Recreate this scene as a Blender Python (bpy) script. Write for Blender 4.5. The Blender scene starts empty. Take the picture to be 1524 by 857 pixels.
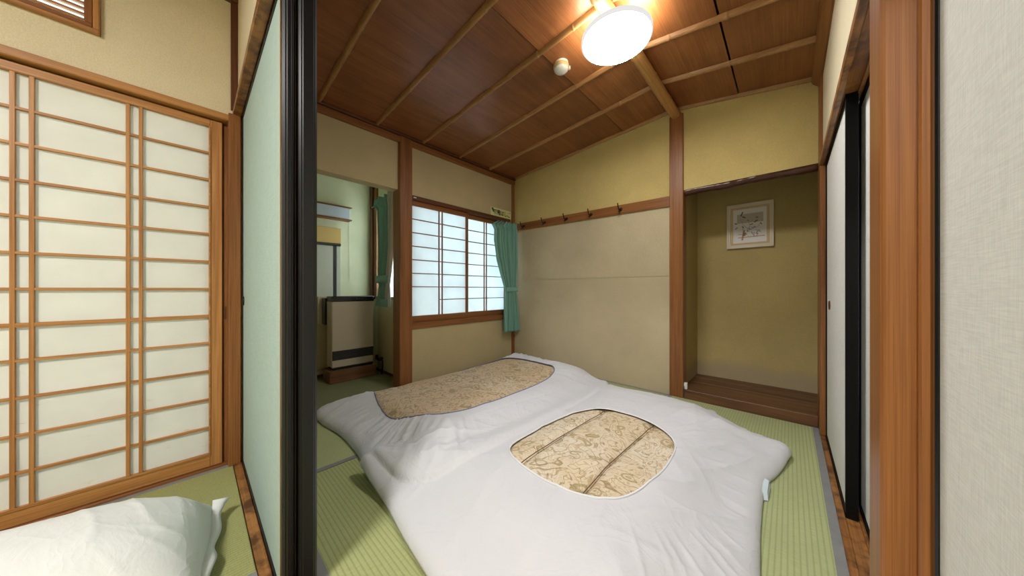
import bpy, bmesh, math, random
import numpy as np
from mathutils import Vector, Matrix

random.seed(7)
np.random.seed(7)
scene = bpy.context.scene
COL = scene.collection
R = math.radians

# ------------------------------------------------------------------ camera
cam_d = bpy.data.cameras.new('camera')
cam_d.sensor_width = 36.0
cam_d.lens = 442.0 / 1524.0 * 36.0
cam_d.shift_y = 1.5 / 1524.0
cam_d.clip_start = 0.02
cam = bpy.data.objects.new('camera', cam_d)
COL.objects.link(cam)
cam.location = (0, 0, 0.89)
cam.rotation_euler = (R(90), 0, 0.751)
scene.camera = cam

# ------------------------------------------------------------------ world, exposure
world = bpy.data.worlds.new('daylight')
scene.world = world
world.use_nodes = True
wn = world.node_tree.nodes['Background']
wn.inputs[0].default_value = (0.80, 0.93, 1.0, 1)
wn.inputs[1].default_value = 3.0
scene.view_settings.view_transform = 'Standard'
scene.view_settings.look = 'None'
scene.view_settings.gamma = 1.0
scene.view_settings.use_curve_mapping = False
scene.view_settings.exposure = 1.2
LAMP_STRENGTH = 30.0
NEAR_LAMP_STRENGTH = 50.0

# ------------------------------------------------------------------ material helpers
def new_mat(name):
    m = bpy.data.materials.new(name)
    m.use_nodes = True
    nt = m.node_tree
    b = nt.nodes['Principled BSDF']
    return m, nt, b


def N(nt, t, **kw):
    n = nt.nodes.new(t)
    for k, v in kw.items():
        if k in n.inputs:
            n.inputs[k].default_value = v
        else:
            setattr(n, k, v)
    return n


def coords(nt, scale=(1, 1, 1), rot=(0, 0, 0)):
    tc = N(nt, 'ShaderNodeTexCoord')
    mp = N(nt, 'ShaderNodeMapping')
    mp.inputs['Scale'].default_value = scale
    mp.inputs['Rotation'].default_value = rot
    nt.links.new(tc.outputs['Object'], mp.inputs['Vector'])
    return mp.outputs['Vector']


def ramp(nt, fac, stops):
    r = N(nt, 'ShaderNodeValToRGB')
    cr = r.color_ramp
    while len(cr.elements) < len(stops):
        cr.elements.new(0.5)
    for e, (p, c) in zip(cr.elements, stops):
        e.position = p
        e.color = (*c, 1) if len(c) == 3 else c
    nt.links.new(fac, r.inputs['Fac'])
    return r.outputs['Color']


def mix(nt, fac, a, b, mode='MIX'):
    m = N(nt, 'ShaderNodeMix', data_type='RGBA', blend_type=mode)
    if isinstance(fac, (int, float)):
        m.inputs[0].default_value = fac
    else:
        nt.links.new(fac, m.inputs[0])
    for sock, v in ((m.inputs[6], a), (m.inputs[7], b)):
        if isinstance(v, tuple):
            sock.default_value = (*v, 1) if len(v) == 3 else v
        else:
            nt.links.new(v, sock)
    return m.outputs[2]


def bump(nt, b, h, strength=0.3, dist=0.002):
    n = N(nt, 'ShaderNodeBump', Strength=strength, Distance=dist)
    nt.links.new(h, n.inputs['Height'])
    nt.links.new(n.outputs['Normal'], b.inputs['Normal'])


def plain(name, col, rough=0.5, metal=0.0, spec=0.5):
    m, nt, b = new_mat(name)
    b.inputs['Base Color'].default_value = (*col, 1)
    b.inputs['Roughness'].default_value = rough
    b.inputs['Metallic'].default_value = metal
    b.inputs['Specular IOR Level'].default_value = spec
    return m


def wood(name, light, dark, axis='z', rough=0.38, grain=22.0, stain=None, spec=0.4, vary=False):
    m, nt, b = new_mat(name)
    sc = [grain] * 3
    sc['xyz'.index(axis)] = 1.1
    v = coords(nt, sc)
    n1 = N(nt, 'ShaderNodeTexNoise', Scale=1.0, Detail=6.0, Roughness=0.62, Distortion=0.5)
    nt.links.new(v, n1.inputs['Vector'])
    c = ramp(nt, n1.outputs['Fac'], [(0.32, dark), (0.62, light)])
    sc2 = [grain * 9] * 3
    sc2['xyz'.index(axis)] = 3.0
    v2 = coords(nt, sc2)
    n2 = N(nt, 'ShaderNodeTexNoise', Scale=1.0, Detail=3.0)
    nt.links.new(v2, n2.inputs['Vector'])
    c2 = ramp(nt, n2.outputs['Fac'], [(0.35, (0.72, 0.68, 0.66)), (0.6, (1.05, 1.05, 1.05))])
    c = mix(nt, 0.8, c, c2, 'MULTIPLY')
    if vary:
        oi = N(nt, 'ShaderNodeObjectInfo')
        c3 = ramp(nt, oi.outputs['Random'], [(0.0, (0.80, 0.78, 0.76)), (1.0, (1.15, 1.15, 1.15))])
        c = mix(nt, 1.0, c, c3, 'MULTIPLY')
        v4 = coords(nt, (5, 3, 5))
        n4 = N(nt, 'ShaderNodeTexNoise', Scale=1.0, Detail=5.0, Roughness=0.65)
        nt.links.new(v4, n4.inputs['Vector'])
        c4 = ramp(nt, n4.outputs['Fac'], [(0.35, (0.82, 0.80, 0.78)), (0.65, (1.1, 1.1, 1.1))])
        c = mix(nt, 1.0, c, c4, 'MULTIPLY')
    if stain:
        v3 = coords(nt, (9, 9, 9))
        n3 = N(nt, 'ShaderNodeTexNoise', Scale=1.0, Detail=5.0, Roughness=0.7)
        nt.links.new(v3, n3.inputs['Vector'])
        f = ramp(nt, n3.outputs['Fac'], [(0.42, (0, 0, 0)), (0.58, (1, 1, 1))])
        c = mix(nt, f, c, stain)
    nt.links.new(c, b.inputs['Base Color'])
    b.inputs['Roughness'].default_value = rough
    b.inputs['Specular IOR Level'].default_value = spec
    bump(nt, b, n1.outputs['Fac'], 0.15, 0.001)
    return m


def plaster(name, col, var=0.10, scale=260.0, strength=0.35, rough=0.9, weave=False, stain=None):
    m, nt, b = new_mat(name)
    v = coords(nt)
    n1 = N(nt, 'ShaderNodeTexNoise', Scale=2.2, Detail=5.0, Roughness=0.6)
    nt.links.new(v, n1.inputs['Vector'])
    lo = tuple(x * (1 - var) for x in col)
    hi = tuple(min(1, x * (1 + var)) for x in col)
    c = ramp(nt, n1.outputs['Fac'], [(0.3, lo), (0.7, hi)])
    n2 = N(nt, 'ShaderNodeTexNoise', Scale=scale, Detail=2.0)
    if weave:
        v2 = coords(nt, (3.0, 3.0, 0.35))
        nt.links.new(v2, n2.inputs['Vector'])
    else:
        nt.links.new(v, n2.inputs['Vector'])
    c2 = ramp(nt, n2.outputs['Fac'], [(0.3, (0.86, 0.86, 0.86)), (0.7, (1.08, 1.08, 1.08))])
    c = mix(nt, 0.7, c, c2, 'MULTIPLY')
    if stain:
        z0, z1, scol = stain      # grey water mark near the foot of the wall
        tc = N(nt, 'ShaderNodeTexCoord')
        sx = N(nt, 'ShaderNodeSeparateXYZ')
        nt.links.new(tc.outputs['Object'], sx.inputs[0])
        n3 = N(nt, 'ShaderNodeTexNoise', Scale=6.0, Detail=3.0)
        nt.links.new(tc.outputs['Object'], n3.inputs['Vector'])
        ma = N(nt, 'ShaderNodeMath', operation='MULTIPLY_ADD')
        nt.links.new(n3.outputs['Fac'], ma.inputs[0])
        ma.inputs[1].default_value = 0.12
        nt.links.new(sx.outputs['Z'], ma.inputs[2])
        mr = N(nt, 'ShaderNodeMapRange')
        mr.inputs['From Min'].default_value = z0
        mr.inputs['From Max'].default_value = z1
        mr.inputs['To Min'].default_value = 0.75
        mr.inputs['To Max'].default_value = 0.0
        nt.links.new(ma.outputs[0], mr.inputs['Value'])
        c = mix(nt, mr.outputs[0], c, scol)
    nt.links.new(c, b.inputs['Base Color'])
    b.inputs['Roughness'].default_value = rough
    b.inputs['Specular IOR Level'].default_value = 0.15
    bump(nt, b, n2.outputs['Fac'], strength, 0.0015)
    return m


def paper_mat(name, col, trans=0.6, stain=False):
    m = bpy.data.materials.new(name)
    m.use_nodes = True
    nt = m.node_tree
    nt.nodes.clear()
    out = N(nt, 'ShaderNodeOutputMaterial')
    d = N(nt, 'ShaderNodeBsdfDiffuse')
    t = N(nt, 'ShaderNodeBsdfTranslucent')
    ms = N(nt, 'ShaderNodeMixShader')
    ms.inputs[0].default_value = trans
    v = coords(nt)
    n = N(nt, 'ShaderNodeTexNoise', Scale=7.0, Detail=4.0)
    nt.links.new(v, n.inputs['Vector'])
    c = ramp(nt, n.outputs['Fac'], [(0.3, tuple(x * 0.93 for x in col)), (0.7, col)])
    if stain:
        v2 = coords(nt, (10, 10, 42))
        n2 = N(nt, 'ShaderNodeTexNoise', Scale=1.0, Detail=4.0, Roughness=0.65)
        nt.links.new(v2, n2.inputs['Vector'])
        f = ramp(nt, n2.outputs['Fac'], [(0.66, (0, 0, 0)), (0.76, (0.6, 0.6, 0.6))])
        tc = N(nt, 'ShaderNodeTexCoord')
        sx = N(nt, 'ShaderNodeSeparateXYZ')
        nt.links.new(tc.outputs['Object'], sx.inputs[0])
        mr = N(nt, 'ShaderNodeMapRange')
        mr.inputs['From Min'].default_value = 0.35
        mr.inputs['From Max'].default_value = 0.75
        mr.inputs['To Min'].default_value = 1.0
        mr.inputs['To Max'].default_value = 0.0
        nt.links.new(sx.outputs['Z'], mr.inputs['Value'])
        f = mix(nt, 1.0, f, mr.outputs[0], 'MULTIPLY')
        c = mix(nt, f, c, (0.62, 0.45, 0.25))
    for s in (d, t):
        nt.links.new(c, s.inputs['Color'])
    nt.links.new(d.outputs[0], ms.inputs[1])
    nt.links.new(t.outputs[0], ms.inputs[2])
    nt.links.new(ms.outputs[0], out.inputs[0])
    return m


def tatami_mat(name, light, dark, rib_axis, pitch=0.0155):
    """rush mat: ribs run along rib_axis"""
    m, nt, b = new_mat(name)
    across = 0 if rib_axis == 'y' else 1
    tc = N(nt, 'ShaderNodeTexCoord')
    sx = N(nt, 'ShaderNodeSeparateXYZ')
    nt.links.new(tc.outputs['Object'], sx.inputs[0])
    mu = N(nt, 'ShaderNodeMath', operation='MULTIPLY')
    nt.links.new(sx.outputs[across], mu.inputs[0])
    mu.inputs[1].default_value = 2 * math.pi / pitch
    si = N(nt, 'ShaderNodeMath', operation='SINE')
    nt.links.new(mu.outputs[0], si.inputs[0])
    hf = N(nt, 'ShaderNodeMath', operation='MULTIPLY_ADD')
    nt.links.new(si.outputs[0], hf.inputs[0])
    hf.inputs[1].default_value = 0.5
    hf.inputs[2].default_value = 0.5
    # thin rush stalks lie across the ribs
    sc = [40, 40, 40]
    sc[1 - across] = 420
    v2 = coords(nt, sc)
    n2 = N(nt, 'ShaderNodeTexNoise', Scale=1.0, Detail=3.0)
    nt.links.new(v2, n2.inputs['Vector'])
    n3 = N(nt, 'ShaderNodeTexNoise', Scale=3.0, Detail=3.0)
    nt.links.new(tc.outputs['Object'], n3.inputs['Vector'])
    c = ramp(nt, n3.outputs['Fac'], [(0.3, tuple(x * 0.9 for x in light)), (0.7, light)])
    rr = ramp(nt, hf.outputs[0], [(0.0, (0.62, 0.62, 0.62)), (0.40, (0, 0, 0))])
    c = mix(nt, rr, c, dark)
    c2 = ramp(nt, n2.outputs['Fac'], [(0.3, (0.84, 0.84, 0.8)), (0.7, (1.1, 1.1, 1.08))])
    c = mix(nt, 0.8, c, c2, 'MULTIPLY')
    nt.links.new(c, b.inputs['Base Color'])
    b.inputs['Roughness'].default_value = 0.62
    b.inputs['Specular IOR Level'].default_value = 0.25
    bump(nt, b, hf.outputs[0], 0.35, 0.001)
    return m


def cloth_mat(name, col, rough=0.85, wr=0.35, scale=9.0, crease=0.0):
    m, nt, b = new_mat(name)
    v = coords(nt)
    n1 = N(nt, 'ShaderNodeTexNoise', Scale=scale, Detail=5.0, Roughness=0.6, Distortion=1.2)
    nt.links.new(v, n1.inputs['Vector'])
    n2 = N(nt, 'ShaderNodeTexNoise', Scale=700.0, Detail=1.0)
    nt.links.new(v, n2.inputs['Vector'])
    ad = N(nt, 'ShaderNodeMath', operation='MULTIPLY_ADD')
    nt.links.new(n2.outputs['Fac'], ad.inputs[0])
    ad.inputs[1].default_value = 0.04
    nt.links.new(n1.outputs['Fac'], ad.inputs[2])
    b.inputs['Base Color'].default_value = (*col, 1)
    b.inputs['Roughness'].default_value = rough
    b.inputs['Specular IOR Level'].default_value = 0.15
    b.inputs['Sheen Weight'].default_value = 0.1
    # long thin creases: ridges of a stretched, distorted noise
    n3 = N(nt, 'ShaderNodeTexNoise', Scale=scale * 0.45, Detail=3.0, Roughness=0.55, Distortion=2.0)
    nt.links.new(v, n3.inputs['Vector'])
    mr = N(nt, 'ShaderNodeMath', operation='MULTIPLY_ADD')
    nt.links.new(n3.outputs['Fac'], mr.inputs[0])
    mr.inputs[1].default_value = 2.0
    mr.inputs[2].default_value = -1.0
    ab_ = N(nt, 'ShaderNodeMath', operation='ABSOLUTE')
    nt.links.new(mr.outputs[0], ab_.inputs[0])
    iv = N(nt, 'ShaderNodeMath', operation='SUBTRACT')
    iv.inputs[0].default_value = 1.0
    nt.links.new(ab_.outputs[0], iv.inputs[1])
    pw = N(nt, 'ShaderNodeMath', operation='POWER')
    nt.links.new(iv.outputs[0], pw.inputs[0])
    pw.inputs[1].default_value = 9.0
    ad2 = N(nt, 'ShaderNodeMath', operation='MULTIPLY_ADD')
    nt.links.new(pw.outputs[0], ad2.inputs[0])
    ad2.inputs[1].default_value = crease
    nt.links.new(ad.outputs[0], ad2.inputs[2])
    bump(nt, b, ad2.outputs[0], wr, 0.012)
    return m


def paisley_mat(name, ground, line, fill_a, fill_b, scale=9.0):
    m, nt, b = new_mat(name)
    v = coords(nt)
    w = N(nt, 'ShaderNodeTexNoise', Scale=scale * 0.9, Detail=1.0)
    nt.links.new(v, w.inputs['Vector'])
    sc = N(nt, 'ShaderNodeVectorMath', operation='SCALE')
    sc.inputs['Scale'].default_value = 0.16
    nt.links.new(w.outputs['Color'], sc.inputs[0])
    ad = N(nt, 'ShaderNodeVectorMath', operation='ADD')
    nt.links.new(v, ad.inputs[0])
    nt.links.new(sc.outputs[0], ad.inputs[1])
    # drops and flower heads: some distorted cells carry rings round their centre
    vc = N(nt, 'ShaderNodeTexVoronoi', Scale=scale * 1.5, Randomness=0.9)
    nt.links.new(ad.outputs[0], vc.inputs['Vector'])
    sepc = N(nt, 'ShaderNodeSeparateColor')
    nt.links.new(vc.outputs['Color'], sepc.inputs[0])
    body = ramp(nt, vc.outputs['Distance'], [(0.0, fill_a), (0.10, fill_a), (0.12, line), (0.15, ground), (0.24, ground), (0.27, fill_b), (0.33, fill_b), (0.36, line), (0.39, ground)])
    pick = ramp(nt, sepc.outputs[0], [(0.40, (0, 0, 0)), (0.42, (1, 1, 1))])
    c = mix(nt, pick, ground, body)
    # small leaves between them
    vl = N(nt, 'ShaderNodeTexVoronoi', Scale=scale * 4.2, Randomness=1.0)
    nt.links.new(ad.outputs[0], vl.inputs['Vector'])
    sepl = N(nt, 'ShaderNodeSeparateColor')
    nt.links.new(vl.outputs['Color'], sepl.inputs[0])
    leaf = ramp(nt, vl.outputs['Distance'], [(0.0, (1, 1, 1)), (0.30, (1, 1, 1)), (0.34, (0, 0, 0))])
    pl_ = ramp(nt, sepl.outputs[1], [(0.40, (0, 0, 0)), (0.42, (0.8, 0.8, 0.8))])
    leaf = mix(nt, 1.0, leaf, pl_, 'MULTIPLY')
    lc = mix(nt, sepl.outputs[0], fill_a, fill_b)
    c = mix(nt, leaf, c, lc)
    # curling stems: contour lines of a soft noise
    n = N(nt, 'ShaderNodeTexNoise', Scale=scale * 0.8, Detail=1.0, Distortion=1.6)
    nt.links.new(v, n.inputs['Vector'])
    mu = N(nt, 'ShaderNodeMath', operation='MULTIPLY')
    nt.links.new(n.outputs['Fac'], mu.inputs[0])
    mu.inputs[1].default_value = 7.0
    fr = N(nt, 'ShaderNodeMath', operation='FRACT')
    nt.links.new(mu.outputs[0], fr.inputs[0])
    st = ramp(nt, fr.outputs[0], [(0.0, (0, 0, 0)), (0.06, (0.9, 0.9, 0.9)), (0.11, (0.9, 0.9, 0.9)), (0.17, (0, 0, 0))])
    c = mix(nt, st, c, line)
    n6 = N(nt, 'ShaderNodeTexNoise', Scale=scale * 1.3, Detail=1.0, Distortion=2.4)
    nt.links.new(ad.outputs[0], n6.inputs['Vector'])
    mu6 = N(nt, 'ShaderNodeMath', operation='MULTIPLY')
    nt.links.new(n6.outputs['Fac'], mu6.inputs[0])
    mu6.inputs[1].default_value = 6.0
    fr6 = N(nt, 'ShaderNodeMath', operation='FRACT')
    nt.links.new(mu6.outputs[0], fr6.inputs[0])
    st6 = ramp(nt, fr6.outputs[0], [(0.0, (0, 0, 0)), (0.08, (0.8, 0.8, 0.8)), (0.22, (0.8, 0.8, 0.8)), (0.30, (0, 0, 0))])
    c = mix(nt, st6, c, fill_a)
    n5 = N(nt, 'ShaderNodeTexNoise', Scale=scale * 0.5, Detail=1.0)
    nt.links.new(v, n5.inputs['Vector'])
    tint = ramp(nt, n5.outputs['Fac'], [(0.4, (1, 1, 1)), (0.65, (0.95, 0.90, 0.80))])
    c = mix(nt, 1.0, c, tint, 'MULTIPLY')
    nt.links.new(c, b.inputs['Base Color'])
    b.inputs['Roughness'].default_value = 0.55
    b.inputs['Specular IOR Level'].default_value = 0.3
    n2 = N(nt, 'ShaderNodeTexNoise', Scale=14.0, Detail=4.0)
    nt.links.new(v, n2.inputs['Vector'])
    bump(nt, b, n2.outputs['Fac'], 0.4, 0.008)
    return m


def weave_mat(name, col, scale=160.0, strength=0.25):
    """fabric-like paper: crossed threads"""
    m, nt, b = new_mat(name)
    v1 = coords(nt, (scale, scale, scale * 0.06))
    v2 = coords(nt, (scale * 0.06, scale * 0.06, scale))
    a = N(nt, 'ShaderNodeTexNoise', Scale=1.0, Detail=2.0)
    c = N(nt, 'ShaderNodeTexNoise', Scale=1.0, Detail=2.0)
    nt.links.new(v1, a.inputs['Vector'])
    nt.links.new(v2, c.inputs['Vector'])
    ad = N(nt, 'ShaderNodeMath', operation='ADD')
    nt.links.new(a.outputs['Fac'], ad.inputs[0])
    nt.links.new(c.outputs['Fac'], ad.inputs[1])
    cc = ramp(nt, ad.outputs[0], [(0.7, tuple(x * 0.9 for x in col)), (1.0, tuple(min(1, x * 1.05) for x in col))])
    hv = N(nt, 'ShaderNodeMath', operation='MULTIPLY')
    nt.links.new(ad.outputs[0], hv.inputs[0])
    hv.inputs[1].default_value = 0.5
    cc = ramp(nt, hv.outputs[0], [(0.35, tuple(x * 0.9 for x in col)), (0.62, tuple(min(1, x * 1.06) for x in col))])
    nt.links.new(cc, b.inputs['Base Color'])
    b.inputs['Roughness'].default_value = 0.85
    b.inputs['Specular IOR Level'].default_value = 0.2
    bump(nt, b, ad.outputs[0], strength, 0.001)
    return m


def lacquer_mat(name, wear=False):
    m, nt, b = new_mat(name)
    b.inputs['Roughness'].default_value = 0.5 if wear else 0.33
    b.inputs['Specular IOR Level'].default_value = 0.12 if wear else 0.5
    if wear:
        v = coords(nt, (120, 120, 26))
        n = N(nt, 'ShaderNodeTexNoise', Scale=1.0, Detail=4.0, Roughness=0.7)
        nt.links.new(v, n.inputs['Vector'])
        c = ramp(nt, n.outputs['Fac'], [(0.72, (0.005, 0.005, 0.005)), (0.76, (0.34, 0.14, 0.04))])
        nt.links.new(c, b.inputs['Base Color'])
    else:
        b.inputs['Base Color'].default_value = (0.006, 0.0065, 0.008, 1)
    return m


def emit_mat(name, col, strength):
    m = bpy.data.materials.new(name)
    m.use_nodes = True
    nt = m.node_tree
    nt.nodes.clear()
    out = N(nt, 'ShaderNodeOutputMaterial')
    e = N(nt, 'ShaderNodeEmission')
    e.inputs[0].default_value = (*col, 1)
    e.inputs[1].default_value = strength
    nt.links.new(e.outputs[0], out.inputs[0])
    return m


# ------------------------------------------------------------------ materials
W_L, W_D = (0.300, 0.124, 0.037), (0.200, 0.073, 0.020)
M = {}
for ax in 'xyz':
    M['wood_' + ax] = wood('orange_brown_wood_' + ax, W_L, W_D, ax)
    M['dark_wood_' + ax] = wood('dark_brown_wood_' + ax, (0.155, 0.055, 0.022), (0.065, 0.022, 0.010), ax, rough=0.4)
    M['light_wood_' + ax] = wood('honey_wood_' + ax, (0.52, 0.255, 0.085), (0.37, 0.155, 0.043), ax, rough=0.42)
    M['worn_wood_' + ax] = wood('worn_wood_' + ax, (0.40, 0.185, 0.055), (0.22, 0.080, 0.022), ax, stain=(0.10, 0.040, 0.014))
M['post_wood'] = wood('big_post_wood', (0.36, 0.140, 0.036), (0.255, 0.088, 0.022), 'z', grain=55, rough=0.4)
M['alcove_wood'] = wood('alcove_board_wood', (0.19, 0.088, 0.038), (0.075, 0.033, 0.016), 'x', rough=0.42, grain=16)
M['log'] = wood('polished_log', (0.10, 0.032, 0.016), (0.035, 0.012, 0.008), 'x', rough=0.28, grain=30)
M['ceiling_board'] = wood('ceiling_board', (0.30, 0.115, 0.037), (0.235, 0.082, 0.025), 'y', rough=0.36, grain=26, vary=True, spec=0.5)
M['bamboo'] = wood('bamboo_pole', (0.50, 0.27, 0.090), (0.36, 0.17, 0.050), 'y', rough=0.35, grain=40)
M['bamboo_x'] = wood('split_bamboo', (0.44, 0.24, 0.090), (0.30, 0.145, 0.05), 'x', rough=0.4, grain=45)
M['cream'] = plaster('cream_plaster', (0.70, 0.62, 0.44), 0.05, 240, 0.35)
M['ochre_wall'] = plaster('ochre_plaster', (0.58, 0.46, 0.185), 0.10, 210, 0.45)
M['ochre_wall_w'] = plaster('sand_plaster', (0.52, 0.435, 0.255), 0.08, 230, 0.45)
M['grey_wall'] = plaster('grey_beige_wallpaper', (0.52, 0.44, 0.29), 0.10, 200, 0.3, weave=True)
M['alcove_wall'] = plaster('alcove_plaster', (0.47, 0.375, 0.165), 0.08, 230, 0.4, stain=(0.22, 0.30, (0.37, 0.31, 0.21)))
M['pale_green_wall'] = plaster('pale_green_plaster', (0.74, 0.75, 0.52), 0.10, 200, 0.3)
M['green_fusuma'] = weave_mat('green_fusuma_paper', (0.36, 0.475, 0.45), 260, 0.06)
M['white_fusuma'] = weave_mat('white_fusuma_cloth', (0.76, 0.765, 0.735), 420, 0.12)
M['lacquer'] = lacquer_mat('black_lacquer')
M['lacquer_worn'] = lacquer_mat('worn_black_lacquer', True)
M['paper'] = paper_mat('shoji_paper', (0.80, 0.80, 0.75), 0.20, stain=True)
M['paper_window'] = paper_mat('window_shoji_paper', (0.84, 0.90, 0.92), 0.42)
M['tatami_x'] = tatami_mat('tatami_rush_x', (0.42, 0.455, 0.215), (0.25, 0.28, 0.115), 'x')
M['tatami_y'] = tatami_mat('tatami_rush_y', (0.455, 0.50, 0.265), (0.28, 0.32, 0.145), 'y')
M['tatami_near'] = tatami_mat('tatami_rush_near', (0.38, 0.39, 0.17), (0.25, 0.26, 0.10), 'y', 0.012)
M['border'] = weave_mat('grey_cloth_border', (0.235, 0.240, 0.245), 300, 0.2)
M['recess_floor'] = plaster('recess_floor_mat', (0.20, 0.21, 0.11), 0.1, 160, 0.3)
M['cover'] = cloth_mat('white_cotton_cover', (0.66, 0.67, 0.72), wr=0.32, crease=0.28)
M['pillowcase'] = cloth_mat('white_pillowcase', (0.74, 0.76, 0.77), wr=0.3, scale=7, crease=0.25)
M['sheet'] = cloth_mat('pale_blue_sheet', (0.60, 0.70, 0.78))
M['hem'] = cloth_mat('white_hem', (0.80, 0.81, 0.85), wr=0.15)
M['overlock'] = cloth_mat('violet_overlock_thread', (0.19, 0.20, 0.34))
M['quilt_a'] = paisley_mat('paisley_quilt', (0.74, 0.66, 0.54), (0.34, 0.24, 0.13), (0.58, 0.44, 0.27), (0.44, 0.40, 0.24), 8.0)
M['quilt_b'] = paisley_mat('leafy_quilt', (0.66, 0.54, 0.40), (0.30, 0.22, 0.13), (0.42, 0.31, 0.18), (0.40, 0.37, 0.24), 7.0)
M['seam'] = plain('brown_thread', (0.16, 0.10, 0.05), 0.8)
M['curtain'] = cloth_mat('sea_green_curtain', (0.20, 0.40, 0.32), wr=0.15, scale=20)
M['lining'] = cloth_mat('grey_curtain_lining', (0.52, 0.52, 0.46), wr=0.15, scale=20)
M['heater_beige'] = plain('beige_enamel', (0.48, 0.42, 0.295), 0.4)
M['heater_dark'] = plain('black_plastic', (0.012, 0.012, 0.014), 0.25)
M['slot'] = plain('dark_grey_metal', (0.05, 0.05, 0.05), 0.45)
M['heater_base'] = wood('heater_base_wood', (0.24, 0.115, 0.050), (0.13, 0.058, 0.024), 'y')
M['iron'] = plain('black_iron', (0.018, 0.014, 0.012), 0.45, 0.6)
M['white_plastic'] = plain('white_plastic', (0.75, 0.75, 0.70), 0.4)
M['yellowed'] = plain('yellowed_plastic', (0.62, 0.45, 0.17), 0.45)
M['frame_cream'] = plain('cream_frame', (0.72, 0.66, 0.54), 0.4)
M['frame_gold'] = plain('pale_gold_mat', (0.62, 0.46, 0.26), 0.5)
M['art_paper'] = plain('art_paper', (0.80, 0.79, 0.78), 0.7)
M['art_grey'] = plain('art_grey_wash', (0.50, 0.46, 0.42), 0.7)
M['art_ink'] = plain('art_ink', (0.06, 0.06, 0.12), 0.7)
M['art_violet'] = plain('art_violet', (0.30, 0.28, 0.42), 0.7)
M['art_brown'] = plain('art_brown', (0.50, 0.30, 0.16), 0.7)
M['sign'] = plain('pale_yellow_sign', (0.70, 0.72, 0.32), 0.45)
M['sign_black'] = plain('sign_black', (0.015, 0.018, 0.015), 0.5)
M['sign_green'] = plain('sign_dark_green', (0.06, 0.11, 0.09), 0.5)
M['cover_blue'] = plain('frosted_cover', (0.56, 0.62, 0.70), 0.35)
M['ochre_board'] = plain('ochre_board', (0.62, 0.43, 0.13), 0.45)
M['cabinet_panel'] = plaster('cabinet_panel', (0.55, 0.57, 0.47), 0.05, 200, 0.2)
M['cabinet_black'] = plain('cabinet_black_edge', (0.02, 0.025, 0.025), 0.4)
M['lamp_white'] = plain('lamp_white', (0.85, 0.85, 0.85), 0.4)
M['lamp_glow'] = emit_mat('lamp_diffuser', (1.0, 0.985, 0.95), LAMP_STRENGTH)
M['lamp_side'] = emit_mat('lamp_side_glow', (1.0, 0.93, 0.80), LAMP_STRENGTH * 0.35)
M['lamp_rim'] = emit_mat('lamp_rim_glow', (1.0, 0.98, 0.94), 0.36)
M['near_glow'] = emit_mat('near_lamp_diffuser', (1.0, 0.985, 0.94), NEAR_LAMP_STRENGTH)
M['brass'] = plain('dull_brass', (0.35, 0.24, 0.10), 0.35, 0.8)
M['cord'] = plain('dark_cord', (0.05, 0.03, 0.02), 0.5)
M['glass_white'] = paper_mat('frosted_glass', (0.95, 0.97, 0.95), 0.96)


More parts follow.
